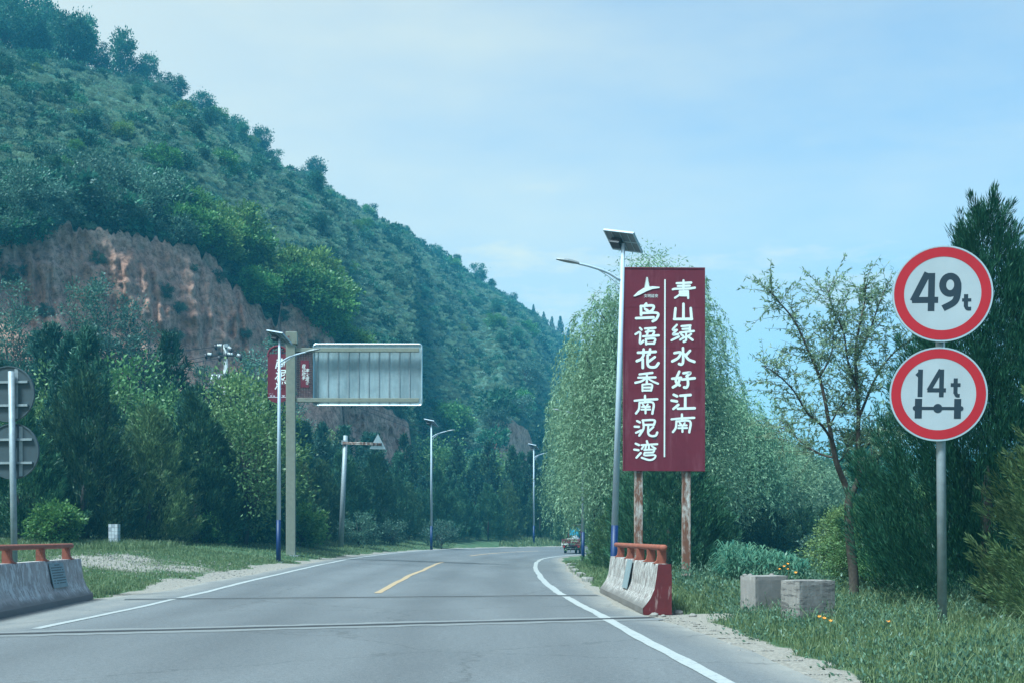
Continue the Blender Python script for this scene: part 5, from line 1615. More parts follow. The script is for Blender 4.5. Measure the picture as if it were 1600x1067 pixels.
def slogan_board():
    d = 33.0; sc = d / F
    root = empty("slogan_board", gp(1037, d)); tag(root, "tall maroon slogan board with white characters on two rusty posts", "billboard")
    org = np.array(root.location)
    roll = .006
    def W(x, y, off):             # board plane in photograph pixels -> root space
        xx = x; yy = y + (x - 1037) * roll
        p = px(xx, yy, d); return np.array([p[0], d - off, p[2]]) - org
    mb = MB(); mb.prism([(974.5, 419), (1101, 419), (1100.5, 734.5), (974, 734.5)], 0, -.14, lambda u, v, h: tuple(W(u, v, h)))
    panel = mb.build("board_panel", MAT['maroon'], root)
    fr = MB()
    for (x0, x1, y0, y1) in ((973.6, 975.6, 418.2, 735.3), (1099.6, 1101.6, 418.2, 735.3), (975.6, 1099.6, 418.2, 420.2), (975.6, 1099.6, 733.3, 735.3)):
        fr.prism([(x0, y0), (x1, y0), (x1, y1), (x0, y1)], -.10, .012, lambda u, v, h: tuple(W(u, v, h)))
    fr.build("board_frame", MAT['maroon'], root)
    sm = MB()
    for y in (480, 543, 606, 670):                # seams between the sheet metal rows
        sm.prism([(975.6, y), (1099.6, y), (1099.6, y + .5), (975.6, y + .5)], 0, .003, lambda u, v, h: tuple(W(u, v, h)))
    sm.build("sheet_seam", MAT['maroon'], panel)
    z_n = 0
    for nm, (oy, strokes) in GL.items():
        cm = MB()
        for k, st in enumerate(strokes):
            pts = [(960 + x / 6.276, oy + y / 6.276) for x, y in st]
            wv = 3.9 if len(strokes) < 8 else 3.3
            if nm in ('qing', 'wan', 'nan', 'nan_b', 'xiang') and k > 3: wv = 2.9
            ribbon(cm, pts, wv, 0.0, .007 + .0004 * k, lambda u, v, h: tuple(W(u, v, h)), w1=wv * 1.12)
        cm.build("character", MAT['letter'], root)
    lm = MB(); lm.prism([(1037.9, 437), (1040.1, 437), (1039.2, 713.5), (1037.0, 713.5)], 0, .015, lambda u, v, h: tuple(W(u, v, h)))
    lm.build("divider_line", MAT['letter'], root)
    # emblem: pagoda on a sweeping hill
    em = MB()
    fz = lambda u, v, h: tuple(W(960 + u / 6.276, 410 + v / 6.276, h))
    up = [(184, 338), (230, 292), (292, 252), (372, 238), (442, 244)]; lo2 = [(442, 256), (372, 266), (310, 290), (250, 322), (200, 340)]
    n = len(up); V = []
    for h in (.0, .016):
        V += [fz(*p, h) for p in up] + [fz(*p, h) for p in lo2[::-1]]
    qd = [(2 * n + k, 2 * n + k + 1, 2 * n + n + k + 1, 2 * n + n + k) for k in range(n - 1)]
    qd += [(k, k + 1, 2 * n + k + 1, 2 * n + k) for k in range(n - 1)] + [(n + k, n + k + 1, 3 * n + k + 1, 3 * n + k) for k in range(n - 1)]
    em.add(V, qd)
    for k in range(8):
        y = 150 + k * 12.5; hw = 10 + k * 2.4
        em.prism([(320 - hw, y), (320 + hw, y), (320 + hw - 3, y + 7), (320 - hw + 3, y + 7)], 0, .0165, fz)
        em.prism([(320 - hw + 7, y + 7), (320 + hw - 7, y + 7), (320 + hw - 7, y + 12.5), (320 - hw + 7, y + 12.5)], 0, .0155, fz)
    em.build("emblem", MAT['letter'], root)
    tx(root, "文明延安", W(1006, 465, .006), 0.0, 5.6 * sc, MAT['letter'], "emblem_text")
    # bullet-like hole patch of dark
    hm = MB(); hm.prism([(1023.2 + 3.2 * math.cos(t) * (1 + .3 * math.sin(3 * t)), 683.5 + 2.6 * math.sin(t)) for t in np.arange(14) * math.pi / 7], 0, .002, lambda u, v, h: tuple(W(u, v, h)))
    hm.build("dark_hole", MAT['dark'], panel)
    for xx in (998.5, 1073.5):
        pm = MB()
        top = W(xx, 738, 0); bot = W(xx, 930, 0)
        pm.box((top[0], .16, (top[2] + .9 + bot[2]) / 2), (.215, .20, top[2] + .9 - bot[2]), bev=.012)
        pm.build("support_post", MAT['rust'], root)
    for y in (450, 580, 710):
        rm = MB(); a_ = W(980, y, 0); c_ = W(1095, y, 0)
        rm.box(((a_[0] + c_[0]) / 2, .175, a_[2]), (c_[0] - a_[0], .06, .06)); rm.build("rear_rail", MAT['rust'], root)

def tx(parent, body, loc, rz, size, mat, name, shear=0.0, spacing=1.0, ext=.002, lead=1.0, align='LEFT', rx=90, ry=0, off=0.0, flip=False):
    cu = bpy.data.curves.new(name, 'FONT'); cu.body = body; cu.size = size; cu.shear = shear; cu.extrude = ext
    cu.space_line = lead; cu.space_character = spacing; cu.align_x = align; cu.offset = off
    o = bpy.data.objects.new(name, cu); COL.objects.link(o)
    me = bpy.data.meshes.new_from_object(o.evaluated_get(bpy.context.evaluated_depsgraph_get()))
    bpy.data.objects.remove(o); bpy.data.curves.remove(cu)
    me.materials.clear(); me.materials.append(mat)
    o = bpy.data.objects.new(name, me); COL.objects.link(o)
    o.parent = parent; o.location = tuple(loc); o.rotation_euler = (rad(rx), rad(ry), rz)
    return o
slogan_board()

# ------------------------------------------------------------------ weight limit signs
def disc_fn(c, R, yaw, tilt, roll=0):
    M = Matrix.Rotation(yaw, 3, 'Z') @ Matrix.Rotation(tilt, 3, 'X') @ Matrix.Rotation(roll, 3, 'Y')
    M = np.array(M); c = np.array(c)
    return lambda u, v, h: tuple(c + M @ np.array([u * R, -h, v * R]))

def ring(mb, r0, r1, h0, h1, fn, n=64):
    a = np.arange(n) * 2 * np.pi / n
    V = [fn(r1 * math.cos(t), r1 * math.sin(t), h1) for t in a] + [fn(r0 * math.cos(t), r0 * math.sin(t), h1) for t in a] + [fn(r1 * math.cos(t), r1 * math.sin(t), h0) for t in a]
    q = [(k, (k + 1) % n, n + (k + 1) % n, n + k) for k in range(n)] + [(2 * n + k, 2 * n + (k + 1) % n, (k + 1) % n, k) for k in range(n)]
    mb.add(V, q)

def disc(mb, r, h0, h1, fn, n=64):
    mb.prism([(r * math.cos(t), r * math.sin(t)) for t in np.arange(n) * 2 * np.pi / n], h0, h1, fn)

def weight_signs():
    d = 15.8
    g = gp(1474.5, d)
    root = empty("weight_limit_sign", g); tag(root, "two round red rimmed weight limit signs 49t and 14t on one grey post", "road sign")
    g = np.array(g)
    top = px(1470, 400, d) - g; bot = px(1476, 1010, d) - g
    pm = MB(); pm.tube([(bot[0], .075, -.3), (top[0] + .01, .075, top[2])], [.058, .055], 16); pm.build("post", MAT['galv'], root, True)
    for (cx, cy, rp_, which) in ((1472.5, 459, 77.5, 1), (1466, 615.5, 75.5, 2)):
        c = px(cx, cy, d) - g; R = rp_ * d / F * .962
        fn = disc_fn(c, R, rad(-11), rad(-2), rad(1.5))
        m = MB(); disc(m, 1.0, -.02, .004, fn); ring(m, .985, 1.012, -.03, .008, fn)
        plate = m.build("sign_plate", MAT['alu'], root)
        plate["label"] = "upper sign reading 49t" if which == 1 else "lower sign reading 14t above an axle"
        m = MB(); disc(m, .80, .0045, .007, fn); m.build("white_face", MAT['signwhite'], plate)
        m = MB(); ring(m, .775, .975, .0046, .009, fn); m.build("red_border", MAT['signred'], plate)
        m = MB(); fd = lambda u, v, h: fn(u, v, h)
        if which == 1:
            N = lambda pts: [((x - 407) / 180, -(y - 448) / 174) for x, y in pts]
            rib = lambda p, w, k=0, cv=False: ribbon(m, N(p), w / 178, .0068, .0078 + .0002 * k, fd, ends=False, curve=cv)
            rib([(352, 372), (301, 476)], 25, 0); rib([(297, 472), (392, 472)], 23, 1); rib([(367, 373), (367, 513)], 24, 2)
            el = [(434 + 27 * math.cos(t), 417 + 32 * math.sin(t)) for t in np.linspace(0, 2 * math.pi, 26)]
            rib(el, 25, 3); rib([(462, 410), (462, 440), (452, 478), (410, 503)], 24, 4, True)
            rib([(492, 452), (492, 498)], 15, 5); rib([(492, 494), (497, 504), (511, 505)], 14, 6, True); rib([(478, 473), (511, 473)], 12, 7)
        else:
            N = lambda pts: [((x - 393) / 180, -(y - 820) / 174) for x, y in pts]
            rib = lambda p, w, k=0, cv=False: ribbon(m, N(p), w / 178, .0068, .0078 + .0002 * k, fd, ends=False, curve=cv)
            rib([(325, 727), (325, 831)], 18, 0); rib([(311, 752), (326, 736)], 14, 1)
            rib([(401, 728), (357, 806)], 17, 2); rib([(352, 805), (421, 805)], 16, 3); rib([(404, 727), (404, 831)], 17, 4)
            rib([(456, 760), (456, 818)], 15, 5); rib([(456, 812), (461, 824), (472, 825)], 14, 6, True); rib([(438, 785), (474, 785)], 14, 7)
            rib([(308, 873), (478, 873)], 12, 8); rib([(320, 837), (320, 911)], 26, 9); rib([(465, 837), (465, 911)], 25, 10)
            for (x, y, r_) in ((392, 873, 17), (308, 873, 9), (478, 873, 9)):
                u0, v0 = N([(x, y)])[0]
                m.prism([(u0 + r_ / 180 * math.cos(t), v0 + r_ / 174 * math.sin(t)) for t in np.arange(20) * math.pi / 10], .0068, .0102, fd)
        m.build("lettering", MAT['black'], plate)
        bm = MB(); bm.box((c[0], .045, c[2] + R * .45), (R * 1.2, .03, .05), rad(-11)); bm.box((c[0], .045, c[2] - R * .45), (R * 1.2, .03, .05), rad(-11)); bm.build("bracket", MAT['galv'], plate)
weight_signs()

# round signs seen from behind at the left edge
def back_signs():
    d = 25.2
    g = gp(22, d); root = empty("round_sign", g); tag(root, "two round sign backs on one grey post at the left edge", "road sign")
    g = np.array(g)
    pm = MB(); top = px(17.5, 580, d) - g
    pm.tube([(.02, 0, -.2), (top[0], 0, top[2])], .062, 12); pm.build("post", MAT['galv'], root, True)
    for (cx, cy) in ((9, 614), (16, 704)):
        c = px(cx, cy, d) - g
        fn = disc_fn((c[0], .14, c[2]), 43.5 * d / F, rad(-8), 0)
        m = MB(); disc(m, 1, -.012, .012, fn); ring(m, .97, 1.01, -.02, .03, fn); pl = m.build("sign_plate", MAT['alu_dull'], root)
        for dz in (.42, -.42):
            m = MB(); m.box((c[0], .10, c[2] + dz * 43.5 * d / F), (43.5 * d / F * 1.55, .05, .045), rad(-8)); m.build("bracket", MAT['galv'], pl)
        m = MB(); m.box((c[0] + .17, .11, c[2]), (.07, .03, 43.5 * d / F * 1.8)); m.build("stiffener", MAT['galv'], pl)
MAT['alu_dull'] = plain("dull_aluminium", (0.045, 0.060, 0.070), 0.6, 0.0, var=0.1)
back_signs()

# ------------------------------------------------------------------ solar street lamps
LH = 7.9
def make_lamp():
    root = empty("solar_street_lamp", (0, 0, 0))
    m = MB(); m.tube([(0, 0, 1.5), (0, 0, LH - .05)], [.078, .045], 14); m.build("pole", MAT['white_paint'], root, True)
    m = MB(); m.tube([(0, 0, -.3), (0, 0, 1.503)], [.0835, .0795], 14); m.build("pole_base", MAT['blue_paint'], root, True)
    m = MB(); m.box((0, 0, .02), (.32, .32, .03)); m.build("base_plate", MAT['galv'], root)
    # panel tilted to the south-east, underside towards the road user
    M = np.array(Matrix.Rotation(rad(-28), 3, 'Z') @ Matrix.Rotation(rad(-30), 3, 'X') @ Matrix.Rotation(rad(14), 3, 'Y'))
    c = np.array([0, .02, LH + .02])
    m = MB(); m.box(c, (.80, .64, .035), M=M); pn = m.build("solar_panel", MAT['backsheet'], root)
    m = MB(); m.box(c + M @ np.array([0, 0, .0205]), (.77, .61, .005), M=M); m.build("cells", MAT['cell'], pn)
    m = MB()
    for (x, y, sx, sy) in ((0, .31, .80, .03), (0, -.31, .80, .03), (.39, 0, .03, .59), (-.39, 0, .03, .59)):
        m.box(c + M @ np.array([x, y, -.006]), (sx, sy, .045), M=M)
    m.box(c + M @ np.array([0, 0, -.022]), (.74, .016, .012), M=M)
    for x in (-.2, .02, .22): m.box(c + M @ np.array([x, 0, -.0225]), (.012, .57, .013), M=M)
    m.build("panel_frame", MAT['white_paint'], pn)
    m = MB(); m.box(c + M @ np.array([-.12, -.02, -.10]), (.26, .20, .15), M=M, bev=.01); m.build("battery_box", MAT['dark'], root)
    # arm, brace and lamp head reach to -x; turned about for the other side of the road
    arm = MB()
    pts = catmull(np.array([(-.03, 0, LH - .88), (-.35, 0, LH - .70), (-.75, 0, LH - .58), (-1.00, 0, LH - .53)]), 4)
    arm.tube(pts, np.linspace(.036, .026, len(pts)), 8)
    br = catmull(np.array([(-.05, 0, LH - 1.05), (-.22, 0, LH - .86), (-.55, 0, LH - .65)]), 4)
    arm.tube(br, .013, 6)
    a = arm.build("lamp_arm", MAT['white_paint'], root, True)
    hd = MB()
    n1 = 7
    V = []
    for k in range(n1):
        f = k / (n1 - 1); w = .10 * math.sin(math.pi * (.12 + .8 * f)) + .03; h = .032 * math.sin(math.pi * (.15 + .75 * f)) + .012
        x = -.98 - .52 * f; z = LH - .535 + .085 * f
        V += [(x, -w, z), (x, w, z), (x, w * .8, z + h), (x, -w * .8, z + h), ]
    q = []
    for k in range(n1 - 1):
        for j in range(4): q.append((k * 4 + j, k * 4 + (j + 1) % 4, k * 4 + 4 + (j + 1) % 4, k * 4 + 4 + j))
    q += [(3, 2, 1, 0), ((n1 - 1) * 4, (n1 - 1) * 4 + 1, (n1 - 1) * 4 + 2, (n1 - 1) * 4 + 3)]
    hd.add(V, q)
    hd.build("lamp_head", MAT['lamphead'], a)
    return root
MAT['lamphead'] = plain("grey_lamp_head", (0.22, 0.23, 0.24), 0.5)
lamps = [
    (957.5, 28.9, 0, "nearest white solar street lamp with blue foot left of the slogan board", 0.030),
    (435, 45.0, 1, "nearest white solar lamp on the left of the road by the khaki gantry", 0.005),
    (674, 79.5, 1, "second white solar lamp on the left side of the road past the leaning post", 0.0),
    (834, 104.0, 1, "farthest white solar lamp standing left of the cargo tricycle", 0.0),
    (911, 62.0, 0, "solar lamp half hidden in the drooping willow with blue foot on the grass tip", 0.0)]
L0 = make_lamp()
for k, (x, d, flip, lb_, lean) in enumerate(lamps):
    o = L0 if k == 0 else copy_tree(L0)
    o.location = gp(x, d); o.rotation_euler = (0, lean, 0)
    tag(o, lb_, "street lamp", "solar street lamps along the road")
    if flip:
        for ch in [c for c in bpy.data.objects if c.parent == o and c.name.startswith("lamp_arm")]:
            ch.rotation_euler = (0, 0, rad(180 - 12))
    elif k == 0:
        for ch in [c for c in bpy.data.objects if c.parent == o and c.name.startswith("lamp_arm")]:
            ch.rotation_euler = (0, 0, rad(0))
# two tiny far lamps on the valley floor at right
for k, (x, d) in enumerate(((1343, 118), (1298, 140))):
    o = copy_tree(L0); o.location = gp(x, d); o.rotation_euler = (0, 0, rad(150)); o.scale = (1, 1, .62)
    tag(o, "tiny far lamp seen through the gap " + ("just right of the thin tree trunk" if k == 0 else "at the end of the willow row"), "street lamp", "solar street lamps along the road")

# ------------------------------------------------------------------ gantry sign with plaque, seen from behind
def gantry():
    d = 50.0; sc = d / F
    g = np.array(gp(454, d)); root = empty("gantry_sign", tuple(g)); tag(root, "khaki cantilever gantry with aluminium sign back and maroon plaques", "road sign")
    Wp = lambda x, y, off=0.0: px(x, y, d) - g + np.array([0, -off, 0])
    m = MB(); t = Wp(454.5, 538)
    m.box((t[0], 0, (t[2] - .3) / 2), (14.5 * sc, .34, t[2] + .3), rad(6), bev=.015); m.build("post", MAT['gantry'], root)
    m = MB(); c = Wp(456, 529.0); m.box(c, (18 * sc, .44, 19 * sc), rad(6), bev=.015); cap = m.build("post_cap", MAT['gantry'], root)
    # small star emblem on the cap
    m = MB()
    st = []
    for k in range(10):
        rr = (2.4 if k % 2 == 0 else 1.0) * sc; a_ = math.pi / 2 + k * math.pi / 5
        st.append((c[0] - 3 * sc + rr * math.cos(a_), c[2] + 1.0 * sc + rr * math.sin(a_)))
    V = [(x, -.262 + (x - c[0]) * .1, z) for x, z in st]; ctr = (c[0] - 3 * sc, -.262 - .0075, c[2] + sc)
    m.add(V + [ctr], None, [(10, k, (k + 1) % 10) for k in range(10)]); m.build("star_emblem", MAT['maroon'], cap)
    m = MB(); m.box((0, 0, .02), (.7, .7, .06)); m.build("base_plate", MAT['galv'], root)
    for y in (546, 624):
        a_ = Wp(462, y); b_ = Wp(655, y)
        m = MB(); m.box(((a_[0] + b_[0]) / 2, 0, a_[2] - .02), (b_[0] - a_[0], .16, 6.2 * sc), bev=.01); m.build("cross_arm", MAT['gantry'], root)
    # sheet with a folded rim, ten vertical ribs between the arms
    m = MB(); lo3 = Wp(488.5, 632); hi3 = Wp(658.5, 536.5)
    x0, x1, z0, z1 = lo3[0], hi3[0], lo3[2], hi3[2]; r_ = .10
    out = []
    for (cx, cz, a0) in ((x1 - r_, z1 - r_, 0), (x0 + r_, z1 - r_, 90), (x0 + r_, z0 + r_, 180), (x1 - r_, z0 + r_, 270)):
        for k in range(5): out.append((cx + r_ * math.cos(rad(a0 + k * 22.5)), cz + r_ * math.sin(rad(a0 + k * 22.5))))
    m.prism(out, .235, .255, lambda u, v, h: (u, h, v))
    sheet = m.build("sign_sheet", MAT['alu_sheet'], root)
    m = MB(); m.tube([(x, .22, z) for x, z in out + out[:1]], .030, 6, False); m.build("rim", MAT['alu'], sheet)
    for k in range(10):
        x = 495 + 16.0 * k
        a_ = Wp(x, 540); b_ = Wp(x, 629)
        m = MB(); m.box((a_[0], .222, (a_[2] + b_[2]) / 2), (.045, .022, a_[2] - b_[2])); m.build("rib", MAT['galv'], sheet)
    # maroon plaque with rounded ends left of the post
    x0, x1 = Wp(418.5, 0)[0], Wp(450, 0)[0]; zt, zb = Wp(0, 540)[2], Wp(0, 629)[2]; R = (x1 - x0) / 2; cx = (x0 + x1) / 2
    out = [(cx + R * math.cos(t), zt - R + R * math.sin(t)) for t in np.linspace(0, math.pi, 13)]
    low = [(cx + R * math.cos(t), zb + R * .7 + R * .7 * math.sin(t)) for t in np.linspace(math.pi, 2 * math.pi, 13)]
    m = MB()
    zc = Wp(0, 553)[2]
    m.prism([(x1, zc), (x0, zc)] + low, -.03, .03, lambda u, v, h: (u, h, v))
    pl = m.build("name_plaque", MAT['maroon'], root)
    m = MB(); m.tube([(x * .985 + cx * .015, 0, z - .02) for x, z in out] , .045, 6)
    m.tube([(x1 - .04, 0, zt - R), (x1 - .04, 0, zc)], .045, 6); m.tube([(x0 + .04, 0, zt - R), (x0 + .04, 0, zc)], .045, 6)
    for k in range(1, 6):
        f = k / 6; xx = x0 + (x1 - x0) * f; hh = math.sqrt(max(0, R * R - (xx - cx) ** 2))
        m.tube([(xx, 0, zc), (xx, 0, zt - R + hh - .03)], .012, 4)
    for z in (zc + .1, zc + .22): m.tube([(x0 + .05, 0, z), (x1 - .05, 0, z)], .012, 4)
    m.build("plaque_arch", MAT['maroon'], pl)
    for k, (chs, y) in enumerate((("南", 574), ("泥", 591), ("湾", 607))):
        p = Wp(428.8, y, .033); tx(pl, chs, p, 0, .42, MAT['letter'], "character", shear=.25, off=.008, ext=.004)
    m = MB(); a_ = Wp(419, 620.3); b_ = Wp(449.5, 620.3); m.box(((a_[0] + b_[0]) / 2, -.034, a_[2]), (b_[0] - a_[0], .008, .03))
    for (xa, ya, w, h) in ((424, 618, 3, 2.0), (428.5, 618.3, 3, 1.8), (443, 617.5, 5, 1.2), (443.2, 619.2, 3, 2.2), (421, 614.8, .8, 1.2), (423, 614.4, .8, 1.0), (425.5, 615, .8, 1.2)):
        c2 = Wp(xa, ya); m.box((c2[0], -.033, c2[2]), (w * sc, .007, h * sc))
    m.build("skyline_motif", MAT['letter_dim'], pl)
    for y in (560, 612):
        a_ = Wp(448, y); m = MB(); m.box((a_[0] + .05, .0, a_[2]), (.16, .05, .06)); m.build("bracket", MAT['gantry'], pl)
    # lattice screen with a small red plate on the right
    x0, x1 = Wp(464, 0)[0], Wp(487, 0)[0]; zt, zb = Wp(0, 550.5)[2], Wp(0, 619.5)[2]
    m = MB()
    for k in range(10):
        x = x0 + (x1 - x0) * k / 9; m.box((x, 0.02, (zt + zb) / 2), (.022, .03, zt - zb))
    for k in range(26):
        z = zb + (zt - zb) * k / 25; m.box(((x0 + x1) / 2, 0.0, z), (x1 - x0, .026, .022))
    m.build("lattice", MAT['lattice'], root)
    m = MB(); a_ = Wp(470, 563); b_ = Wp(483.2, 605); m.box(((a_[0] + b_[0]) / 2, -.03, (a_[2] + b_[2]) / 2), (b_[0] - a_[0], .03, a_[2] - b_[2])); rp = m.build("motto_plate", MAT['maroon'], root)
    for k, ch in enumerate("丰衣足食"):
        tx(rp, ch, Wp(477.2, 581 + k * 6.4, .048), 0, .155, MAT['letter'], "character", shear=.2, off=.003, ext=.003)
    for k, ch in enumerate("自己动手"):
        tx(rp, ch, Wp(471.4, 574 + k * 6.2, .048), 0, .155, MAT['letter'], "character", shear=.2, off=.003, ext=.003)
def alu_sheet_mat():
    m, nt, b = new_mat("weathered_aluminium_sheet")
    n = noise_node(nt, 0.55, 6, 0.6)
    f = ramp(nt, n.outputs["Fac"], [(0.42, (0.33, 0.39, 0.41)), (0.56, (0.22, 0.27, 0.29))]).outputs[0]
    n2 = noise_node(nt, 5, 6, 0.7, stretch=(3, 3, .3))
    g = ramp(nt, n2.outputs["Fac"], [(0.35, (0.86, 0.86, 0.86)), (0.65, (1.05, 1.05, 1.05))]).outputs[0]
    nt.links.new(mixc(nt, 1.0, f, g, 'MULTIPLY'), b.inputs["Base Color"])
    b.inputs["Metallic"].default_value = 0.35; b.inputs["Roughness"].default_value = 0.6
    return m
MAT['alu_sheet'] = alu_sheet_mat()
MAT['letter_dim'] = plain("faded_lettering", (0.45, 0.40, 0.45), 0.6)
MAT['lattice'] = plain("brown_lattice", (0.10, 0.045, 0.045), 0.6)
gantry()

# ------------------------------------------------------------------ leaning post with triangular sign back
def warning_sign():
    d = 65.0; g = np.array(gp(532, d)); root = empty("warning_sign", tuple(g)); tag(root, "leaning grey post with a rusty arm and a triangular sign back", "road sign")
    sc = d / F; Wp = lambda x, y: px(x, y, d) - g
    t = Wp(540, 680)
    m = MB(); m.tube([(0, 0, -.3), t], [4.2 * sc, 3.6 * sc], 10); m.build("post", MAT['galv'], root, True)
    a_ = Wp(536, 692); b_ = Wp(597, 694)
    for dz in (.035, -.035):
        m = MB(); m.tube([a_ + np.array([0, -.14, dz]), b_ + np.array([0, -.14, dz])], 1.0 * sc, 8); m.build("arm", MAT['rust'], root, True)
    m = MB(); c = Wp(539, 691); m.box((c[0], -.13, c[2]), (10 * sc, .06, 6.5 * sc)); m.box((c[0], -.0, c[2]), (9 * sc, .28, 1.5 * sc)); m.build("clamp", MAT['galv'], root)
    tri = [Wp(577.5, 701), Wp(603, 701.5), Wp(591, 677.5)]
    m = MB(); m.prism([(p[0], p[2]) for p in tri], -.10, -.075, lambda u, v, h: (u, h, v)); pl = m.build("sign_plate", MAT['alu'], root)
    m = MB()
    for x in (584, 590, 596): c = Wp(x, 694); m.box((c[0], -.145, c[2]), (1.2 * sc, .07, 5 * sc))
    m.build("bracket", MAT['dark'], pl)
warning_sign()

# ------------------------------------------------------------------ power pole and lines
def power_pole():
    d = 66.0; sc = d / F; g = np.array(gp(351, d)); root = empty("power_pole", tuple(g)); tag(root, "pale concrete power pole with crossarms and white insulators above the trees", "utility pole")
    Wp = lambda x, y, off=0.0: px(x, y, d + off) - g
    t = Wp(352.5, 538.5)
    m = MB(); m.tube([(0, 0, -.3), (t[0], 0, t[2])], [.19, .11], 10); m.build("pole", MAT['concrete_pole'], root, True)
    m = MB(); a_, b_ = Wp(322, 556), Wp(379, 555); m.box(((a_[0] + b_[0]) / 2, -.16, a_[2]), (b_[0] - a_[0], .10, .09)); m.build("crossarm", MAT['dark'], root)
    m = MB(); a_, b_ = Wp(329.5, 585.5), Wp(374, 586); m.box(((a_[0] + b_[0]) / 2, -.16, a_[2]), (b_[0] - a_[0], .12, .08)); low = m.build("crossarm", MAT['galv'], root)
    m = MB(); c = Wp(354.5, 540.5); m.box((c[0], -.1, c[2]), (6 * sc, .22, 5.5 * sc)); m.build("pole_cap", MAT['galv'], root)
    for (x0, y0, x1, y1) in ((341, 540.8, 348, 541), (358, 543.5, 362, 546.5), (326, 554, 332, 554.5), (357, 553.8, 365, 554), (372, 555, 377, 557.5)):
        p, q = Wp(x0, y0), Wp(x1, y1)
        m = MB(); m.tube([p + np.array([0, -.2, 0]), q + np.array([0, -.2, 0])], [.05, .05], 8)
        for f in (.15, .5, .85):
            c = p + (q - p) * f; dv = unit(q - p) * .02
            m.tube([c - dv + np.array([0, -.2, 0]), c + dv + np.array([0, -.2, 0])], .085, 10)
        m.build("insulator", MAT['porcelain'], root, True)
    for (x, y) in ((339.5, 544), (363, 549.5), (324.5, 558), (356, 557), (378, 560), (345.5, 561.5)):
        c = Wp(x, y); m = MB(); m.tube([c + np.array([-.06, -.22, .14]), c + np.array([0, -.22, -.12])], [.10, .05], 8); m.build("wire_clamp", MAT['dark'], root, True)
    for (x0, y0, x1, y1) in ((334, 586, 330, 600), (341, 586, 337, 597), (372, 586, 369, 601), (374.5, 586, 371.5, 605), (345, 587, 343.5, 592)):
        p, q = Wp(x0, y0), Wp(x1, y1)
        m = MB(); m.tube([p + np.array([0, -.22, 0]), q + np.array([0, -.22, 0])], .045, 8); m.build("fuse_tube", MAT['porcelain'], root, True)
    for (x0, y0, x1, y1) in ((325, 558, 322, 596), (343, 562, 339, 585), (378, 560, 374, 586)):
        m = MB(); p, q = Wp(x0, y0), Wp(x1, y1); m.tube([p + np.array([0, -.22, 0]), (p + q) / 2 + np.array([-.1, -.22, 0]), q + np.array([0, -.22, 0])], .018, 5); m.build("drop_wire", MAT['dark'], root, True)
    return d
power_pole()
def wire(A, B, sag, label, r=.016):
    A, B = np.array(A), np.array(B)
    t = np.linspace(0, 1, 24)[:, None]
    m = MB(); m.tube(A + (B - A) * t - np.array([0, 0, sag]) * 4 * t * (1 - t), r, 5)
    tag(m.build("power_line", MAT['dark'], None, True), label, "power line", "power lines above the left trees")
wire(px(-260, 548, 56), px(340, 541.5, 65.8), .5, "upper dark wire running left from the top of the power pole")
wire(px(-260, 570, 56), px(324, 556.5, 65.8), .7, "middle dark wire running left from the pole crossarm")
wire(px(-260, 582, 57), px(356, 556.5, 65.8), .7, "lowest dark wire running left from the pole crossarm")
wire(px(379, 558, 65.8), px(905, 735, 150), 1.2, "dark wire sinking right from the crossarm towards the bend")
wire(px(363, 548, 65.8), px(905, 722, 150), 1.2, "upper wire sinking right from the pole top towards the bend")

# ------------------------------------------------------------------ small tiled post by the left trees
def tile_post():
    g = np.array(gp(178.5, 45.0)); root = empty("tiled_post", tuple(g)); tag(root, "short white tiled post at the foot of the junipers on the left verge", "post")
    m = MB(); m.box((0, 0, .36), (.32, .28, .80)); m.build("core", MAT['stone'], root)
    m0 = None
    for fz in range(2):
        for r_ in range(6):
            for c_ in range(3):
                if fz == 0: ctr = (-.107 + c_ * .107, -.145, .02 + .065 + r_ * .127); sz = (.098, .012, .118)
                else: ctr = (.165, -.095 + c_ * .095, .02 + .065 + r_ * .127); sz = (.012, .086, .118)
                t = MB(); t.box(ctr, sz); t.build("tile", MAT['tile2'] if (r_ * 3 + c_ * 5 + fz) % 4 == 0 else MAT['tile'], root)
MAT['tile2'] = plain("grey_tile", (0.36, 0.37, 0.40), 0.5, var=0.1)
tile_post()

# ------------------------------------------------------------------ broken kerb pieces on the grass tip
for k, (x, d, L_, rz, lb_) in enumerate([(893, 55.5, .7, 1.2, "pale broken kerb stone at the grass tip beside the bend"), (893.5, 50, .6, 1.45, "second pale kerb stone back from the grass tip"), (899, 45, .9, 1.6, "pale kerb stone half way along the right grass edge"), (907, 40, .8, 1.62, "kerb stone nearer along the right grass edge"), (918, 35, .9, 1.63, "kerb stone closest to the right barrier")]):
    X = (x - 800) / F * d; m = MB(); m.box((0, 0, .05), (L_, .22, .20), rz, bev=.025)
    V = m.v[0]; V += np.random.default_rng(k).normal(size=V.shape) * .012
    tag(m.build("kerb_stone", MAT['kerb'] if 'kerb' in MAT else MAT.setdefault('kerb', plain("pale_kerb_concrete", (0.24, 0.225, 0.205), .9, var=.2, scale=7, bmp=.01)), None, False, (X, d, gz(X, d) - .03)), lb_, "kerb stone", "kerb stones on the right edge")

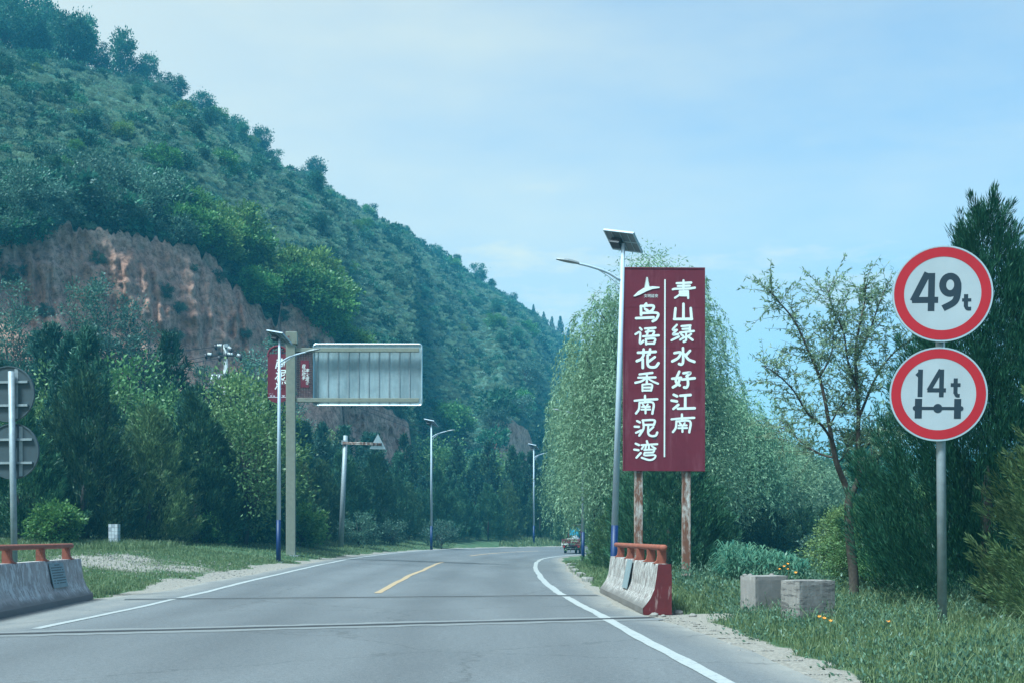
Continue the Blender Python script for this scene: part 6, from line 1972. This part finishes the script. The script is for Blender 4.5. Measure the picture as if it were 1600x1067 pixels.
# ------------------------------------------------------------------ cargo tricycle on the bend
def tricycle():
    d = 88.0; X = (893 - 800) / F * d
    root = empty("cargo_tricycle", (X, d, gz(X, d) + .06), rad(-10)); root.scale = (1.1, 1.1, 1.1); tag(root, "small maroon cargo tricycle with blue cab driving away round the bend", "tricycle")
    def wheel(x, y, r=.27, w=.12):
        m = MB(); n = 20
        for k in range(1):
            prof = [(r * .62, -w / 2), (r * .93, -w / 2), (r, -w * .3), (r, w * .3), (r * .93, w / 2), (r * .62, w / 2)]
            V = [(x + a_, y + rr * math.cos(t), r + rr * math.sin(t)) for t in np.arange(n) * 2 * np.pi / n for rr, a_ in prof]
            p = len(prof)
            q = [(i * p + j, i * p + (j + 1) % p, ((i + 1) % n) * p + (j + 1) % p, ((i + 1) % n) * p + j) for i in range(n) for j in range(p)]
            m.add(V, q)
        wo = m.build("wheel", MAT['tyre'], root, True)
        m = MB(); m.tube([(x - w * .35, y, r), (x + w * .35, y, r)], r * .62, 16); m.build("rim", MAT['galv'], wo)
    wheel(-.46, .55); wheel(.46, .55); wheel(0.02, 2.15)
    m = MB(); m.box((0, .55, .27), (.86, .08, .08)); m.box((0, 1.2, .42), (.5, 2.1, .08)); m.box((0, .3, .40), (1.05, .06, .10)); m.build("chassis", MAT['dark'], root)
    m = MB()
    m.box((0, .72, .50), (1.16, 1.60, .05)); m.box((-.58, .72, .72), (.04, 1.60, .44)); m.box((.58, .72, .72), (.04, 1.60, .44)); m.box((0, 1.52, .74), (1.16, .04, .48))
    for y in (.0, .3, .6, .9, 1.2, 1.45):
        m.box((-.61, y, .72), (.03, .05, .44)); m.box((.61, y, .72), (.03, .05, .44))
    m.build("cargo_bed", MAT['cartred'], root)
    m = MB(); m.box((0, -.09, .71), (1.16, .04, .42)); 
    for z in (.56, .71, .86): m.box((0, -.12, z), (1.10, .03, .045))
    for x in (-.5, -.17, .17, .5): m.box((x, -.122, .71), (.045, .03, .40))
    tg = m.build("tailgate", MAT['cartred'], root)
    m = MB(); m.box((0, -.145, .60), (.34, .012, .14)); m.build("number_plate", MAT['dark'], tg)
    for sx in (-1, 1):
        m = MB(); m.box((sx * .46, -.13, .44), (.12, .04, .07), bev=.01); m.build("tail_light", MAT['signred'], root)
    # cab: frame, blue rear sheet, red roof
    m = MB()
    for sx in (-1, 1):
        m.tube([(sx * .40, 1.62, .5), (sx * .40, 1.62, 1.78)], .025, 6); m.tube([(sx * .36, 2.35, .6), (sx * .38, 2.15, 1.75)], .025, 6)
    m.box((0, 2.25, .62), (.72, .55, .62), bev=.08); m.box((0, 1.75, .70), (.7, .40, .35), bev=.04); m.build("cab_body", MAT['cartred'], root)
    m = MB(); m.box((-.06, 1.60, 1.42), (.58, .02, .50)); m.build("rear_sheet", MAT['bluesheet'], root)
    m = MB(); m.box((0, 2.24, 1.30), (.70, .015, .60), M=np.array(Matrix.Rotation(rad(14), 3, 'X'))); m.build("windscreen", MAT['bluesheet'], root)
    m = MB(); m.box((0, 1.90, 1.81), (.90, .85, .06), bev=.025); m.build("roof", MAT['signred'], root)
    m = MB(); m.box((0, 1.47, 1.835), (.86, .02, .03)); m.build("roof_trim", MAT['white_paint'], root)
    # load: rounded grey sack heap and a white tarpaulin draped over it, both things of their own
    g = np.array(root.location); Rz = np.array(Matrix.Rotation(rad(-10), 3, 'Z'))
    def heap(nm, mat, cx, cy, rx, ry, z0, hz, label, cat, drape=False, seed=1):
        m = MB(); n = 22; V = []
        for j in range(n + 1):
            for i in range(n + 1):
                u, v = i / n * 2 - 1, j / n * 2 - 1
                rr = min(1, math.hypot(u, v))
                z = z0 + hz * (1 - rr ** 2.2) + .05 * (vnoise(np.array([u * 4]), np.array([v * 4]), seed)[0] - .5)
                if drape and v < -.82: z -= .26 * (-.82 - v) / .18 * (1.2 if u < .15 else .25)
                if drape and u < -.85: z -= .18 * (-.85 - u) / .15
                V.append(Rz @ np.array([cx + u * rx, cy + v * ry, z]))
        q = [(j * (n + 1) + i, j * (n + 1) + i + 1, (j + 1) * (n + 1) + i + 1, (j + 1) * (n + 1) + i) for j in range(n) for i in range(n)]
        o = m.add(V, q).build(nm, mat, None, True, tuple(g)); tag(o, label, cat)
    heap("load_heap", MAT['sack'], .12, .95, .50, .58, .62, .68, "grey rounded load piled behind the cab of the cargo tricycle", "load", False, 5)
    heap("tarpaulin", MAT['tarp'], -.10, .36, .60, .52, .93, .16, "crumpled white tarpaulin draped over the cargo bed of the tricycle", "tarpaulin", True, 8)
MAT['sack'] = plain("grey_sacking", (0.25, 0.26, 0.28), 0.9, var=0.2, bmp=.02)
tricycle()

# ------------------------------------------------------------------ orange flowers
fl = [(1225, 885, 23.5), (1231, 881, 24), (1218, 889, 23), (1231, 889, 23.2), (1243, 895, 22), (1288, 980, 15.9), (1298, 983, 15.6), (1280, 970, 16.2), (1388, 981, 15.4)]
for k, (x, y, d) in enumerate(fl):
    X = (x - 800) / F * d; z0 = gz(X, d); top = max(.12, px(x, y, d)[2] - z0)
    root = empty("flower", (X, d, z0)); tag(root, "orange daisy-like flower in the grass near the concrete blocks" if k != 8 else "single orange flower in the grass left of the sign post foot", "flower", "orange flowers in the grass" if k != 8 else None)
    m = MB(); m.tube([(0, 0, 0), (.02, 0, top * .6), (0, 0, top)], .004, 4); m.build("stem", MAT['grass'], root)
    m = MB(); rr = np.random.default_rng(k); s = .026 + .012 * rr.random()
    for j in range(8):
        a_ = j * math.pi / 4; o_ = np.array([math.cos(a_), math.sin(a_) * .8 - .3, .45 + .4 * math.sin(a_)]); sd = np.array([-math.sin(a_), math.cos(a_), 0]) * s * .32
        c0 = np.array([0, 0, top]); m.add([c0, c0 + o_ * s * .6 + sd, c0 + o_ * s * 1.1, c0 + o_ * s * .6 - sd], [(0, 1, 2, 3)])
    m.build("petals", MAT['flower'], root)
